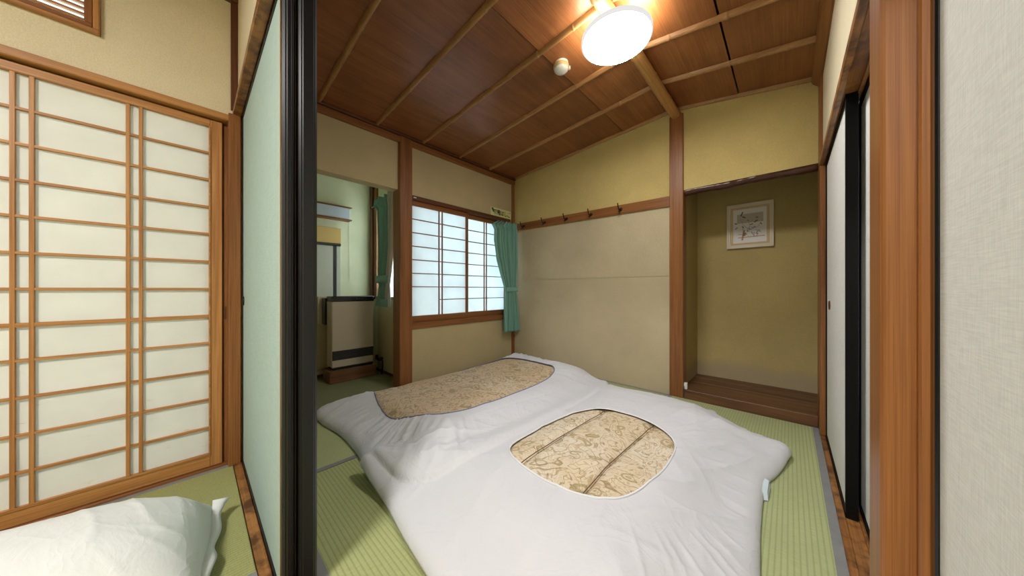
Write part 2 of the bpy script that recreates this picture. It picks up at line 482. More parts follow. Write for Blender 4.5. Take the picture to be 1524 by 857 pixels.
# ------------------------------------------------------------------ mesh helpers
class MB:
    """collects shapes; build() links them as one mesh object"""
    def __init__(self):
        self.bm = bmesh.new()

    def box(self, x0, x1, y0, y1, z0, z1, bev=0.0):
        bm = bmesh.new()
        bmesh.ops.create_cube(bm, size=1.0)
        for v in bm.verts:
            v.co = Vector(((x0 + x1) / 2 + v.co.x * (x1 - x0), (y0 + y1) / 2 + v.co.y * (y1 - y0), (z0 + z1) / 2 + v.co.z * (z1 - z0)))
        if bev:
            bmesh.ops.bevel(bm, geom=bm.edges[:], offset=bev, segments=1, affect='EDGES', profile=0.5)
        self._merge(bm)
        return self

    def hull(self, pts):
        bm = bmesh.new()
        for p in pts:
            bm.verts.new(p)
        bmesh.ops.convex_hull(bm, input=bm.verts[:])
        self._merge(bm)
        return self

    def _merge(self, bm):
        me = bpy.data.meshes.new('tmp')
        bm.to_mesh(me)
        bm.free()
        self.bm.from_mesh(me)
        bpy.data.meshes.remove(me)

    def tube(self, pts, rad, seg=10, cap=True):
        """tube along pts; rad number or list"""
        pts = [Vector(p) for p in pts]
        rads = rad if isinstance(rad, (list, tuple)) else [rad] * len(pts)
        rings = []
        up = Vector((0.13, 0.21, 1)).normalized()
        for i, p in enumerate(pts):
            d = (pts[min(i + 1, len(pts) - 1)] - pts[max(i - 1, 0)]).normalized()
            a = d.cross(up)
            if a.length < 1e-3:
                a = d.cross(Vector((1, 0, 0)))
            a.normalize()
            b = d.cross(a).normalized()
            rings.append([self.bm.verts.new(p + (a * math.cos(2 * math.pi * k / seg) + b * math.sin(2 * math.pi * k / seg)) * rads[i]) for k in range(seg)])
        for r0, r1 in zip(rings, rings[1:]):
            for k in range(seg):
                f = self.bm.faces.new((r0[k], r0[(k + 1) % seg], r1[(k + 1) % seg], r1[k]))
                f.smooth = True
        if cap:
            self.bm.faces.new(rings[0][::-1])
            self.bm.faces.new(rings[-1])
        return self

    def lathe(self, prof, c=(0, 0, 0), seg=32, axis='z'):
        """prof list of (r, h) round axis through c"""
        c = Vector(c)
        rings = []
        for r, h in prof:
            ring = []
            for k in range(seg):
                a = 2 * math.pi * k / seg
                p = (r * math.cos(a), r * math.sin(a), h)
                if axis == 'y':
                    p = (p[0], p[2], p[1])
                if axis == 'x':
                    p = (p[2], p[0], p[1])
                ring.append(self.bm.verts.new(c + Vector(p)))
            rings.append(ring)
        for r0, r1 in zip(rings, rings[1:]):
            for k in range(seg):
                f = self.bm.faces.new((r0[k], r0[(k + 1) % seg], r1[(k + 1) % seg], r1[k]))
                f.smooth = True
        if prof[0][0] > 1e-5:
            self.bm.faces.new(rings[0][::-1])
        if prof[-1][0] > 1e-5:
            self.bm.faces.new(rings[-1])
        return self

    def grid(self, P, smooth=True, closed_u=False):
        """P[i][j] points -> quads"""
        vs = [[self.bm.verts.new(p) for p in row] for row in P]
        n = len(vs)
        for i in range(n if closed_u else n - 1):
            for j in range(len(vs[0]) - 1):
                a, b = vs[i], vs[(i + 1) % n]
                f = self.bm.faces.new((a[j], a[j + 1], b[j + 1], b[j]))
                f.smooth = smooth
        return self

    def build(self, name, mat, parent=None, origin=None):
        bmesh.ops.remove_doubles(self.bm, verts=self.bm.verts[:], dist=1e-6)
        bmesh.ops.recalc_face_normals(self.bm, faces=self.bm.faces[:])
        o_w = Vector((0, 0, 0))
        p = parent
        while p is not None:
            o_w += Vector(p.location)
            p = p.parent
        loc = Vector(origin) - o_w if origin is not None else Vector((0, 0, 0))
        off = o_w + loc
        for v in self.bm.verts:
            v.co -= off
        me = bpy.data.meshes.new(name)
        self.bm.to_mesh(me)
        self.bm.free()
        me.materials.append(mat)
        o = bpy.data.objects.new(name, me)
        o.location = loc
        COL.objects.link(o)
        if parent is not None:
            o.parent = parent
        return o


def box(name, mat, x0, x1, y0, y1, z0, z1, parent=None, bev=0.0025, origin=None):
    return MB().box(x0, x1, y0, y1, z0, z1, bev).build(name, mat, parent, origin)


def struct(o):
    o['kind'] = 'structure'
    return o


def thing(name, label, cat, loc, group=None):
    o = bpy.data.objects.new(name, None)
    o.empty_display_size = 0.05
    COL.objects.link(o)
    o.location = loc
    o['label'] = label
    o['category'] = cat
    if group:
        o['group'] = group
    return o


def shell(name, loc=(0, 0, 0)):
    o = bpy.data.objects.new(name, None)
    o.empty_display_size = 0.05
    COL.objects.link(o)
    o.location = loc
    o['kind'] = 'structure'
    return o


# ------------------------------------------------------------------ key dimensions (metres; z = 0 is the tatami)
XW = -2.535      # wall with the window (far room, left)
YH = 2.74        # wall with the hook rail (far room, back)
XR = 0.15        # closet wall (right)
XS = -2.08       # wall with the large shoji (near room, left)
YP = 0.135       # front of the partition between the rooms
XB, YB = -3.46, 1.38   # heater recess: back wall, side wall
YA = 3.35        # alcove back
RIDGE = -0.69


def ceil_z(x):
    if x < RIDGE:
        return 2.262 + (x - XW) / (RIDGE - XW) * (2.385 - 2.262)
    return 2.385 + (x - RIDGE) / (0.15 - RIDGE) * (2.245 - 2.385)


# ================================================================== FLOOR
floor = struct(box('floor', M['dark_wood_x'], -3.6, 1.1, -2.7, 3.5, -0.16, -0.05, bev=0))


def tatami(x0, x1, y0, y1, axis, mat):
    w = 0.028
    if axis == 'y':
        m = box('tatami_mat', mat, x0, x1, y0, y1, -0.05, 0.0, floor, 0.002)
        for a in ((x0, x0 + w), (x1 - w, x1)):
            box('cloth_border', M['border'], a[0], a[1], y0, y1, -0.048, 0.0012, m, 0.0)
    else:
        m = box('tatami_mat', mat, x0, x1, y0, y1, -0.05, 0.0, floor, 0.002)
        for a in ((y0, y0 + w), (y1 - w, y1)):
            box('cloth_border', M['border'], x0, x1, a[0], a[1], -0.048, 0.0012, m, 0.0)
    return m


G = 0.0015
tatami(XW, -1.672 - G, 0.26, 1.88 - G, 'y', M['tatami_y'])
tatami(-1.672 + G, 0.134, 0.26, 1.12 - G, 'x', M['tatami_x'])
tatami(-0.74 + G, 0.137, 1.12 + G, YH, 'y', M['tatami_y'])
tatami(XW, -0.74 - G, 1.88 + G, YH, 'x', M['tatami_x'])
box('tatami_mat', M['tatami_x'], -1.672 + G, -0.74 - G, 1.12 + G, 1.88 - G, -0.05, 0.0, floor, 0.002)
tatami(XS, -1.20 - G, -1.65, YP, 'y', M['tatami_near'])
tatami(-1.20 + G, -0.32 - G, -1.65, YP, 'y', M['tatami_near'])
tatami(-0.32 + G, 0.95, -1.65, YP, 'y', M['tatami_near'])
box('tatami_mat', M['tatami_x'], XS, 0.95, -2.6, -1.65 - G, -0.05, 0.0, floor, 0.002)
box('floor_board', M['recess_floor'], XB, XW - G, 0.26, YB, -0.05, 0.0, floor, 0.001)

# ================================================================== WALLS
T = 0.04
# far room, window wall: openings for the recess (y<1.25) and the window (1.36..2.68)
wl = MB()
wl.box(XW - 0.1, XW, 0.26, 1.24, 1.772, 2.40)               # hanging wall over the recess
wl.box(XW - 0.1, XW, 1.34, YH + 0.1, 1.748, 2.40)           # over the window
wl.box(XW - 0.1, XW, 1.34, YH + 0.1, -0.05, 0.53)           # under the window
wl.box(XW - 0.1, XW, 2.675, YH + 0.1, 0.53, 1.748)          # sliver to the corner
struct(wl.build('wall_left', M['ochre_wall_w']))
# far room, back wall
wb = MB()
wb.box(XW - T, -0.68, YH, YH + 0.35, 1.595, 2.45)
wb.box(-0.68, 0.25, YH, YH + 0.10, 1.70, 2.45)
wall_back = struct(wb.build('wall_back', M['ochre_wall']))
wlow = MB()
wlow.box(XW - T, -0.68, YH, YH + 0.35, -0.05, 0.9960)
wlow.box(XW - T, -0.68, YH + 0.001, YH + 0.35, 1.0010, 1.604)
wlow.box(XW - T, -0.68, YH + 0.004, YH + 0.35, 0.99, 1.01)
wlow.build('wallpaper_panel', M['grey_wall'], wall_back)
# alcove
al = MB()
al.box(-0.75, 0.30, YA, YA + 0.1, -0.05, 2.3)
al.box(-0.78, -0.655, YH + 0.06, YA + 0.05, -0.05, 2.3)
al.box(0.185, 0.30, YH + 0.06, YA + 0.05, -0.05, 2.3)
al.box(-0.75, 0.30, YH + 0.06, YA + 0.05, 2.12, 2.3)
wall_alcove = struct(al.build('wall_alcove', M['alcove_wall']))
# right: over the closet doors, and behind them
wr = MB()
wr.box(XR, XR + 0.12, 0.97, YH + 0.05, 1.672, 2.45)
struct(wr.build('wall_right', M['cream']))
struct(MB().box(0.33, 0.40, 0.2, YH + 0.05, -0.05, 2.45).build('wall_right_closet', M['cream']))
# near room
wn_ = MB()
wn_.box(XS - T, XS - 0.0, -2.7, YP + 0.14, 1.76, 1.93)
wn_.box(XS - T, XS - 0.0, -0.262, YP + 0.14, 1.93, 2.5)
wn_.box(XS - T, XS - 0.0, -2.7, -1.25, 1.93, 2.5)
wn_.box(XS - T, XS - 0.0, -1.25, -0.262, 2.28, 2.5)
wn_.box(XS - T, XS - 0.0, -2.7, -1.72, -0.05, 1.76)
struct(wn_.build('wall_near_left', M['cream']))
struct(MB().box(XS - T, 1.1, YP + 0.02, YP + 0.08, 1.79, 2.5).build('wall_partition', M['cream']))
struct(MB().box(0.40, 1.1, YP + 0.02, YP + 0.08, -0.05, 1.79).build('wall_partition_right', M['cream']))
struct(MB().box(XS - T, 1.1, -2.75, -2.65, -0.05, 2.5).build('wall_front', M['cream']))
struct(MB().box(0.95, 1.1, -2.7, 0.2, -0.05, 2.5).build('wall_near_right', M['cream']))
struct(MB().box(XS - T, 1.1, -2.7, YP + 0.08, 2.40, 2.5).build('ceiling_near', M['ceiling_board']))
# partition, wing wall left of the fusuma toward the recess
struct(MB().box(XB - T, XS - 0.0, 0.16, 0.26, -0.05, 2.5).build('wall_partition_left', M['ochre_wall_w']))
# heater recess
hr = MB()
hr.box(XB - T, XB, 0.2, YB + 0.1, -0.05, 2.3)
hr.box(XB - T, -3.30, YB, YB + T, -0.05, 2.3)
hr.box(-3.30, -2.66, YB, YB + T, -0.05, 0.80)
hr.box(-3.30, -2.66, YB, YB + T, 1.86, 2.3)
hr.box(-2.66, XW - 0.097, YB, YB + T, -0.05, 2.3)
hr.box(XB - T, XW - 0.097, 0.2, YB + T, 2.10, 2.3)
struct(hr.build('wall_heater_recess', M['pale_green_wall']))
box('baseboard_recess', M['dark_wood_x'], XB + 0.02, -2.63, YB - 0.012, YB + 0.01, 0.0, 0.03)['kind'] = 'structure'
box('baseboard_recess_back', M['dark_wood_y'], XB - 0.01, XB + 0.012, 0.27, YB - 0.013, 0.0, 0.03)['kind'] = 'structure'
lw = MB().box(XB - 0.01, XB + 0.006, 0.27, YB - 0.005, 0.03, 0.535)
lw.build('wainscot_panel', M['ochre_wall_w'], bpy.data.objects['wall_heater_recess'])
lw = MB().box(-3.29, -2.64, YB - 0.006, YB + 0.01, 0.03, 0.78)
lw.build('wainscot_panel', M['ochre_wall_w'], bpy.data.objects['wall_heater_recess'])
# recess window beside the curtain
w2 = shell('window_2', (-2.98, YB, 0.80))
box('window_frame', M['dark_wood_z'], -3.44, -3.37, YB - 0.035, YB + 0.05, 0.78, 2.05, w2)
box('window_frame', M['wood_z'], -3.365, -3.295, YB - 0.02, YB + 0.05, 0.80, 2.0, w2)
box('window_frame', M['wood_x'], -3.30, -2.65, YB - 0.02, YB + 0.05, 0.78, 0.81, w2)
box('window_pane', M['glass_white'], -3.30, -2.66, YB + 0.05, YB + 0.055, 0.80, 1.88, w2, 0)

# ================================================================== CEILING of the far room
ceiling = struct(MB().hull([(XW - T, 0.15, 2.44), (0.35, 0.15, 2.44), (XW - T, YH + 0.1, 2.44), (0.35, YH + 0.1, 2.44),
                            (XW - T, 0.15, 2.47), (0.35, 0.15, 2.47), (XW - T, YH + 0.1, 2.47), (0.35, YH + 0.1, 2.47)]).build('ceiling', M['ceiling_board']))
seams = [XW - 0.02, -2.01, -1.58, -1.13, RIDGE, -0.27, 0.17]
for i in range(6):
    xa, xb = seams[i] + 0.005, seams[i + 1] - 0.005
    d = 0.003 if i % 2 else 0.0
    za, zb = ceil_z(xa) + d, ceil_z(xb) + d
    if i < 4 :
        za, zb = ceil_z(xa) - 0.004, ceil_z(xb) + 0.006     # each board laps over the next
    pts = []
    for y in (0.2, YH + 0.02):
        pts += [(xa, y, za), (xb, y, zb), (xa, y, za + 0.009), (xb, y, zb + 0.009)]
    MB().hull(pts).build('ceiling_board', M['ceiling_board'], ceiling)


def batten(y, w=0.034, h=0.026, name='bamboo_batten'):
    """split bamboo strip with node rings, bent at the ridge"""
    b = MB()
    for xs in ((XW + 0.03, RIDGE), (RIDGE, 0.12)):
        n = int((xs[1] - xs[0]) / 0.02)
        nodes = []
        x = xs[0] + random.uniform(0.06, 0.2)
        while x < xs[1]:
            nodes.append(x)
            x += random.uniform(0.20, 0.30)
        P = []
        xl = [xs[0] + (xs[1] - xs[0]) * k / n for k in range(n + 1)]
        xl = sorted(xl + [q + dd for q in nodes for dd in (-0.012, -0.006, -0.002, 0.002, 0.006, 0.012) if xs[0] < q + dd < xs[1]])
        for x in xl:
            s = 1.0 + sum(0.12 * math.exp(-((x - q) / 0.005) ** 2) - 0.06 * math.exp(-((x - q - 0.010) / 0.004) ** 2) for q in nodes)
            z = ceil_z(x)
            ww, hh = w * s, h * s
            row = []
            for a in (0.0, 0.12, 0.3, 0.5, 0.7, 0.88, 1.0):
                t = (a - 0.5) * 2
                row.append((x, y + t * ww / 2, z + 0.002 - hh * (1 - abs(t) ** 3.0)))
            P.append(row)
        # insert exact node rings
        b.grid(P)
    return b.build(name, M['bamboo_x'], ceiling)


for y in (0.62, 1.035, 1.46, 1.88, 2.30):
    batten(y)
batten(YH - 0.012, 0.03, 0.022, 'bamboo_edging')
# ridge pole
pts, rad = [], []
nodes = [0.62, 1.0, 1.36, 1.78, 2.14, 2.47]
for k in range(161):
    y = 0.2 + (YH - 0.2) * k / 160
    pts.append((RIDGE, y, 2.336))
    rad.append(0.037 + sum(0.0035 * math.exp(-((y - q) / 0.010) ** 2) - 0.0018 * math.exp(-((y - q - 0.014) / 0.006) ** 2) for q in nodes))
MB().tube(pts, rad, 20).build('ridge_pole', M['bamboo'], ceiling)
# mouldings round the ceiling
struct(box('trim_1', M['wood_y'], XW, XW + 0.032, 0.26, YH, 2.187, 2.236))
struct(box('trim_2', M['dark_wood_y'], XW + 0.0, XW + 0.05, 0.26, YH, 2.240, 2.262))
struct(MB().hull([(x, y, z) for y in (0.26, YH) for x, z in ((0.105, 2.232), (0.155, 2.232), (0.142, 2.185), (0.155, 2.185), (0.112, 2.215))]).build('trim_3', M['wood_y']))

# ================================================================== POSTS, RAILS, LINTELS
struct(box('trim_4', M['wood_z'], XW - 0.10, XW + 0.035, 1.235, 1.355, 0.0, 2.24, bev=0.006))        # post by the recess
struct(box('trim_5', M['wood_z'], XW - 0.01, XW + 0.022, YH - 0.035, YH, 0.0, 2.19))                  # thin corner post
struct(box('trim_6', M['wood_z'], -0.735, -0.632, YH - 0.02, YH + 0.09, 0.0, 2.33, bev=0.005))        # alcove post
struct(box('trim_7', M['wood_z'], 0.137, 0.20, 2.605, YH + 0.08, 0.0, 2.24, bev=0.004))               # corner post right
struct(box('trim_8', M['post_wood'], 0.130, 0.245, 0.913, 1.025, -0.02, 2.45, bev=0.006))          # big post near right
struct(box('trim_9', M['post_wood'], 0.172, 0.187, 0.897, 0.914, -0.02, 2.45, bev=0.003))                # strip beside it
# closet lintel and threshold
kl = MB()
kl.box(0.135, 0.155, 1.02, 2.61, 1.642, 1.674, 0.002)
kl.box(0.152, 0.27, 1.02, 2.61, 1.652, 1.674)
kl.box(0.193, 0.203, 1.02, 2.61, 1.640, 1.66)
struct(kl.build('trim_10', M['worn_wood_y']))
kt = MB()
kt.box(0.1375, 0.30, 1.02, 2.61, -0.05, -0.006, 0.002)
kt.box(0.1375, 0.160, 1.02, 2.61, -0.02, 0.003, 0.002)
kt.box(0.198, 0.206, 1.02, 2.61, -0.02, 0.001)
struct(kt.build('trim_11', M['worn_wood_y']))
# partition lintel and threshold between the rooms
pl = MB()
pl.box(XS, 0.40, YP, YP + 0.032, 1.772, 1.80, 0.002)
pl.box(XS, 0.40, YP + 0.03, YP + 0.13, 1.776, 1.80, 0.0)
pl.box(XS, 0.40, YP + 0.062, YP + 0.068, 1.768, 1.79, 0.0)
struct(pl.build('trim_12', M['worn_wood_x']))
pt = MB()
pt.box(XS, 0.40, YP + 0.002, YP + 0.032, -0.05, 0.006, 0.002)
pt.box(XS, 0.40, YP + 0.03, YP + 0.122, -0.05, -0.001)
struct(pt.build('trim_13', M['worn_wood_x']))
# near-room corner post, rail over the shoji, shoji threshold
struct(box('trim_14', M['wood_z'], XS - 0.03, XS + 0.035, 0.118, 0.165, 0.0, 1.772, bev=0.003))
struct(box('trim_15', M['dark_wood_z'], XS - 0.03, XS + 0.012, 0.128, 0.16, 1.80, 2.345, bev=0.002))
struct(box('trim_16', M['dark_wood_y'], XS - 0.02, XS + 0.03, -2.65, YP + 0.02, 2.345, 2.40))
struct(box('trim_17', M['light_wood_y'], XS - 0.05, XS + 0.02, -1.72, 0.126, 1.735, 1.767, bev=0.003))
struct(box('trim_18', M['dark_wood_y'], XS - 0.09, XS - 0.046, -1.72, 0.126, 1.70, 1.745, bev=0))
struct(box('trim_19', M['wood_y'], XS - 0.09, XS + 0.004, -1.72, 0.12, -0.05, 0.012, bev=0.002))
# alcove log beam, sill and boards
pts = [(-0.64 + 0.78 * k / 60, YH + 0.03, 1.688 + 0.003 * math.sin(k * 0.21)) for k in range(61)]
rad = [0.030 + 0.0018 * math.sin(k * 0.37) + 0.0012 * math.sin(k * 1.1) for k in range(61)]
struct(MB().tube(pts, rad, 18).build('trim_20', M['log']))
struct(box('trim_21', M['alcove_wood'], -0.632, 0.137, YH - 0.018, YH + 0.085, -0.03, 0.074, bev=0.004))
ab = [YH + 0.087, YH + 0.30, YH + 0.46, YA]
for a, b_ in zip(ab, ab[1:]):
    box('floor_board', M['alcove_wood'], -0.655, 0.187, a, b_ - 0.002, 0.0, 0.066, wall_alcove, 0.002)
# hook rail
rail = struct(MB().hull([(x, y, z + (0.012 if x < -1 else -0.012)) for x in (XW + 0.02, -0.735) for y in (YH - 0.016, YH + 0.01) for z in (1.598, 1.682)]).build('trim_22', M['wood_x']))


# ================================================================== SHOJI of the near room (left)
def lattice_panel(root, xf, ys, zs, y0, y1, z0, z1, vbars, hbars, stile, rail_top, rail_bot, paper, wy, wz, bw, bh, skip=None, depth=0.030):
    """one sliding shoji: frame, lattice bars and paper panes; plane x = xf (room side is +x)"""
    box('stile', wz, xf - depth, xf, y0, y0 + stile, z0, z1, root)
    box('stile', wz, xf - depth, xf, y1 - stile, y1, z0, z1, root)
    box('rail', wy, xf - depth, xf, y0 + stile, y1 - stile, z1 - rail_top, z1, root)
    box('rail', wy, xf - depth, xf, y0 + stile, y1 - stile, z0, z0 + rail_bot, root)
    ya, yb, za, zb = y0 + stile, y1 - stile, z0 + rail_bot, z1 - rail_top
    cols = [ya] + sorted(vbars) + [yb]
    rows = [za] + sorted(h for h, _ in hbars) + [zb]
    for v in vbars:
        box('lattice_bar', wz, xf - 0.016, xf - 0.002, v - bw / 2, v + bw / 2, za, zb, root, 0.001)
    for h, k in hbars:
        if skip and h in skip:
            a, b_ = skip[h]
        else:
            a, b_ = ya, yb
        box('lattice_bar', wy, xf - 0.0165, xf - 0.003, a, b_, h - bh * k / 2, h + bh * k / 2, root, 0.001)
    for i in range(len(cols) - 1):
        for j in range(len(rows) - 1):
            box('paper_pane', paper, xf - 0.0185, xf - 0.017, cols[i], cols[i + 1] - 0.0005, rows[j], rows[j + 1], root, 0)


d1 = shell('door_1', (XS, -0.40, 0.012))
rows = [0.204, 0.343, 0.483, 0.623, 0.755, 0.890, 1.025, 1.162, 1.2955, 1.431, 1.563]
lattice_panel(d1, XS - 0.012, None, None, -0.93, 0.0985, 0.013, 1.728,
              [-0.16, -0.195, -0.419, -0.4575, -0.68, -0.715], [(r, 1.5 if abs(r - 0.755) < 0.01 else 1.0) for r in rows],
              0.0425, 0.034, 0.064, M['paper'], M['light_wood_y'], M['light_wood_z'], 0.0115, 0.0105)
# thin inner lip round the paper
lip = MB()
lip.box(XS - 0.014, XS - 0.008, 0.050, 0.0565, 0.077, 1.693)
lip.box(XS - 0.014, XS - 0.008, -0.90, 0.0565, 0.070, 0.079)
lip.build('inner_lip', M['light_wood_y'], d1)
d2 = shell('door_2', (XS - 0.05, -0.9, 0.012))
lattice_panel(d2, XS - 0.05, None, None, -1.70, -0.86, 0.013, 1.724, [-1.1, -1.135, -1.36, -1.4], [(r, 1.0) for r in rows],
              0.0425, 0.034, 0.064, M['paper'], M['light_wood_y'], M['light_wood_z'], 0.0115, 0.0105)
struct(box('trim_23', M['wood_z'], XS - 0.085, XS - 0.026, 0.102, 0.130, 0.0, 1.724, bev=0.002))
box('light_leak_filler', M['dark_wood_z'], XS - 0.09, XS - 0.047, 0.03, 0.125, 0.0, 1.724, bpy.data.objects['trim_23'], 0)  # added strip behind the stile gap, stops outside light leaking in
pull = MB().box(XS - 0.027, XS - 0.0245, 0.107, 0.114, 0.735, 0.80, 0.001)
pull.build('finger_pull', M['dark_wood_z'], bpy.data.objects['trim_23'])

# transom window with slats, top left
w3 = shell('window_3', (XS, -0.75, 1.93))
fr = MB()
box('window_frame', M['light_wood_y'], XS - 0.06, XS + 0.022, -1.25, -0.263, 1.930, 1.945, w3)
box('window_frame', M['light_wood_z'], XS - 0.06, XS + 0.022, -0.279, -0.263, 1.945, 2.28, w3)
box('window_frame', M['wood_y'], XS - 0.05, XS + 0.008, -1.25, -0.281, 1.946, 1.968, w3)
box('window_frame', M['wood_z'], XS - 0.05, XS + 0.008, -0.302, -0.281, 1.968, 2.26, w3)
for k in range(13):
    z = 1.968 + 0.0125 + k * 0.0225
    box('slat', M['light_wood_y'], XS - 0.03, XS - 0.012, -1.25, -0.303, z, z + 0.009, w3, 0.001)
box('window_pane', M['glass_white'], XS - 0.045, XS - 0.043, -1.25, -0.30, 1.96, 2.28, w3, 0)

# ================================================================== WINDOW of the far room
w1 = shell('window_1', (XW, 2.02, 0.53))
box('window_frame', M['wood_y'], XW - 0.09, XW + 0.018, 1.355, 2.675, 0.525, 0.575, w1)            # sill
box('window_frame', M['wood_y'], XW - 0.09, XW - 0.004, 1.355, 2.675, 0.570, 0.583, w1)            # track
box('window_frame', M['dark_wood_y'], XW - 0.09, XW + 0.014, 1.355, 2.675, 1.712, 1.750, w1)       # head
box('window_frame', M['wood_z'], XW - 0.09, XW + 0.010, 2.655, 2.675, 0.575, 1.720, w1)
box('screw_plate', M['white_plastic'], XW + 0.012, XW + 0.018, 1.375, 1.405, 1.727, 1.737, w1, 0.002)
rws = [0.785, 0.911, 1.037, 1.163, 1.289, 1.415, 1.541]
lattice_panel(w1, XW - 0.012, None, None, 1.34, 2.035, 0.583, 1.718, [1.67, 1.707], [(r, 1.0) for r in rws],
              0.028, 0.052, 0.055, M['paper_window'], M['wood_y'], M['wood_z'], 0.0095, 0.0080, skip={0.785: (1.67, 2.008)})
lattice_panel(w1, XW - 0.046, None, None, 2.01, 2.66, 0.583, 1.718, [2.30, 2.335], [(r, 1.0) for r in rws],
              0.028, 0.052, 0.055, M['paper_window'], M['wood_y'], M['wood_z'], 0.0095, 0.0080)

# ================================================================== FUSUMA DOORS
def fusuma_x(name, x0, x1, y, th, z0, z1, paper, back=None, pull_x=None):
    """sliding door lying in the X direction, front at y"""
    r = shell(name, ((x0 + x1) / 2, y + th / 2, z0))
    s = 0.036
    box('door_panel', paper, x0 + 0.012, x1 - s - 0.004, y + 0.004, y + th - 0.004, z0 + 0.015, z1 - 0.012, r, 0)
    box('stile', M['lacquer'], x0, x0 + 0.014, y, y + th, z0, z1, r, 0.003)
    # rounded lacquer stile at the free end with a shadow groove
    b = MB()
    b.box(x1 - s, x1, y, y + th, z0, z1, 0.006)
    b.box(x1 - 0.004, x1 + 0.004, y + 0.009, y + th - 0.009, z0, z1, 0.002)
    b.build('stile', M['lacquer'], r)
    b = MB().box(x1 - s - 0.005, x1 - s + 0.001, y - 0.0005, y + 0.004, z0 + 0.02, z1 - 0.02)
    b.build('edge_strip', M['frame_gold'], r)
    box('rail', M['lacquer'], x0 + 0.014, x1 - s, y, y + th, z0, z0 + 0.018, r, 0.002)
    box('rail', M['lacquer'], x0 + 0.014, x1 - s, y, y + th, z1 - 0.014, z1, r, 0.002)
    if pull_x:
        MB().lathe([(0.0, -0.006), (0.018, -0.006), (0.022, -0.004), (0.024, 0.006)], (pull_x, y + 0.002, 0.83), 24, 'y').build('finger_pull', M['iron'], r)
    return r


fusuma_x('door_3', XS + 0.036, -1.03, YP + 0.033, 0.030, 0.001, 1.774, M['green_fusuma'], pull_x=XS + 0.075)
fusuma_x('door_4', XS + 0.036, -1.03, YP + 0.070, 0.047, 0.001, 1.774, M['green_fusuma'])


def fusuma_y(name, y0, y1, x, th, z0, z1, paper, stile_mat, ends=(0.022, 0.022), pull_y=None):
    r = shell(name, (x + th / 2, (y0 + y1) / 2, z0))
    box('door_panel', paper, x + 0.005, x + th - 0.005, y0 + ends[0], y1 - ends[1], z0 + 0.02, z1 - 0.02, r, 0)
    box('stile', stile_mat, x, x + th, y0, y0 + ends[0], z0, z1, r, 0.001)
    box('stile', stile_mat, x, x + th, y1 - ends[1], y1, z0, z1, r, 0.003)
    box('rail', stile_mat, x, x + th, y0 + ends[0], y1 - ends[1], z0, z0 + 0.022, r, 0.002)
    box('rail', stile_mat, x, x + th, y0 + ends[0], y1 - ends[1], z1 - 0.022, z1, r, 0.002)
    if pull_y:
        b = MB().lathe([(0.0, 0.004), (0.018, 0.004), (0.022, 0.0), (0.025, -0.003), (0.027, 0.005)], (x + 0.003, pull_y, 0.80), 20, 'x')
        p = b.build('finger_pull', M['dark_wood_z'], r)
        b = MB().hull([(x - 0.002, pull_y + a, 0.80 + c) for a, c in ((-0.008, 0.018), (0.012, 0.020), (0.016, 0.034), (-0.004, 0.038))] + [(x + 0.006, pull_y, 0.825)])
        b.build('torn_paper', M['art_paper'], r)
    return r


fusuma_y('door_5', 1.74, 2.604, 0.161, 0.034, -0.004, 1.652, M['white_fusuma'], M['lacquer_worn'], (0.016, 0.016), pull_y=2.42)
fusuma_y('door_6', 1.026, 1.86, 0.208, 0.032, -0.004, 1.650, M['white_fusuma'], M['lacquer_worn'], (0.016, 0.016))
fusuma_y('door_7', 0.26, 0.897, 0.188, 0.030, -0.02, 2.40, M['white_fusuma'], M['lacquer'], (0.012, 0.006))


# ================================================================== BEDDING
def hash2(ix, iy, seed):
    h = np.sin(ix * 127.1 + iy * 311.7 + seed * 74.7) * 43758.5453
    return h - np.floor(h)


def vnoise(x, y, seed=0):
    ix, iy = np.floor(x), np.floor(y)
    fx, fy = x - ix, y - iy
    fx = fx * fx * fx * (fx * (fx * 6 - 15) + 10)
    fy = fy * fy * fy * (fy * (fy * 6 - 15) + 10)
    a, b = hash2(ix, iy, seed), hash2(ix + 1, iy, seed)
    c, d = hash2(ix, iy + 1, seed), hash2(ix + 1, iy + 1, seed)
    return (a + (b - a) * fx) * (1 - fy) + (c + (d - c) * fx) * fy


def fbm(x, y, seed=0, n=3):
    s, a = 0, 0.5
    for k in range(n):
        s = s + a * (vnoise(x * 2 ** k, y * 2 ** k, seed + k) - 0.5)
        a *= 0.5
    return s


def smooth(a, b, x):
    t = np.clip((x - a) / (b - a), 0, 1)
    return t * t * (3 - 2 * t)


def closed_spline(pts, n):
    """closed Catmull-Rom through pts, n samples spaced evenly by length"""
    P = np.array(pts, float)
    out = []
    m = len(P)
    for i in range(m):
        p0, p1, p2, p3 = P[i - 1], P[i], P[(i + 1) % m], P[(i + 2) % m]
        for t in np.linspace(0, 1, 24, endpoint=False):
            out.append(0.5 * ((2 * p1) + (-p0 + p2) * t + (2 * p0 - 5 * p1 + 4 * p2 - p3) * t * t + (-p0 + 3 * p1 - 3 * p2 + p3) * t ** 3))
    Q = np.array(out)
    return resample(Q, n)


def resample(Q, n):
    D = np.r_[Q, Q[:1]]
    L = np.r_[0, np.cumsum(np.hypot(*np.diff(D[:, :2], axis=0).T))]
    s = np.linspace(0, L[-1], n, endpoint=False)
    return np.stack([np.interp(s, L, D[:, k]) for k in range(Q.shape[1])], 1)


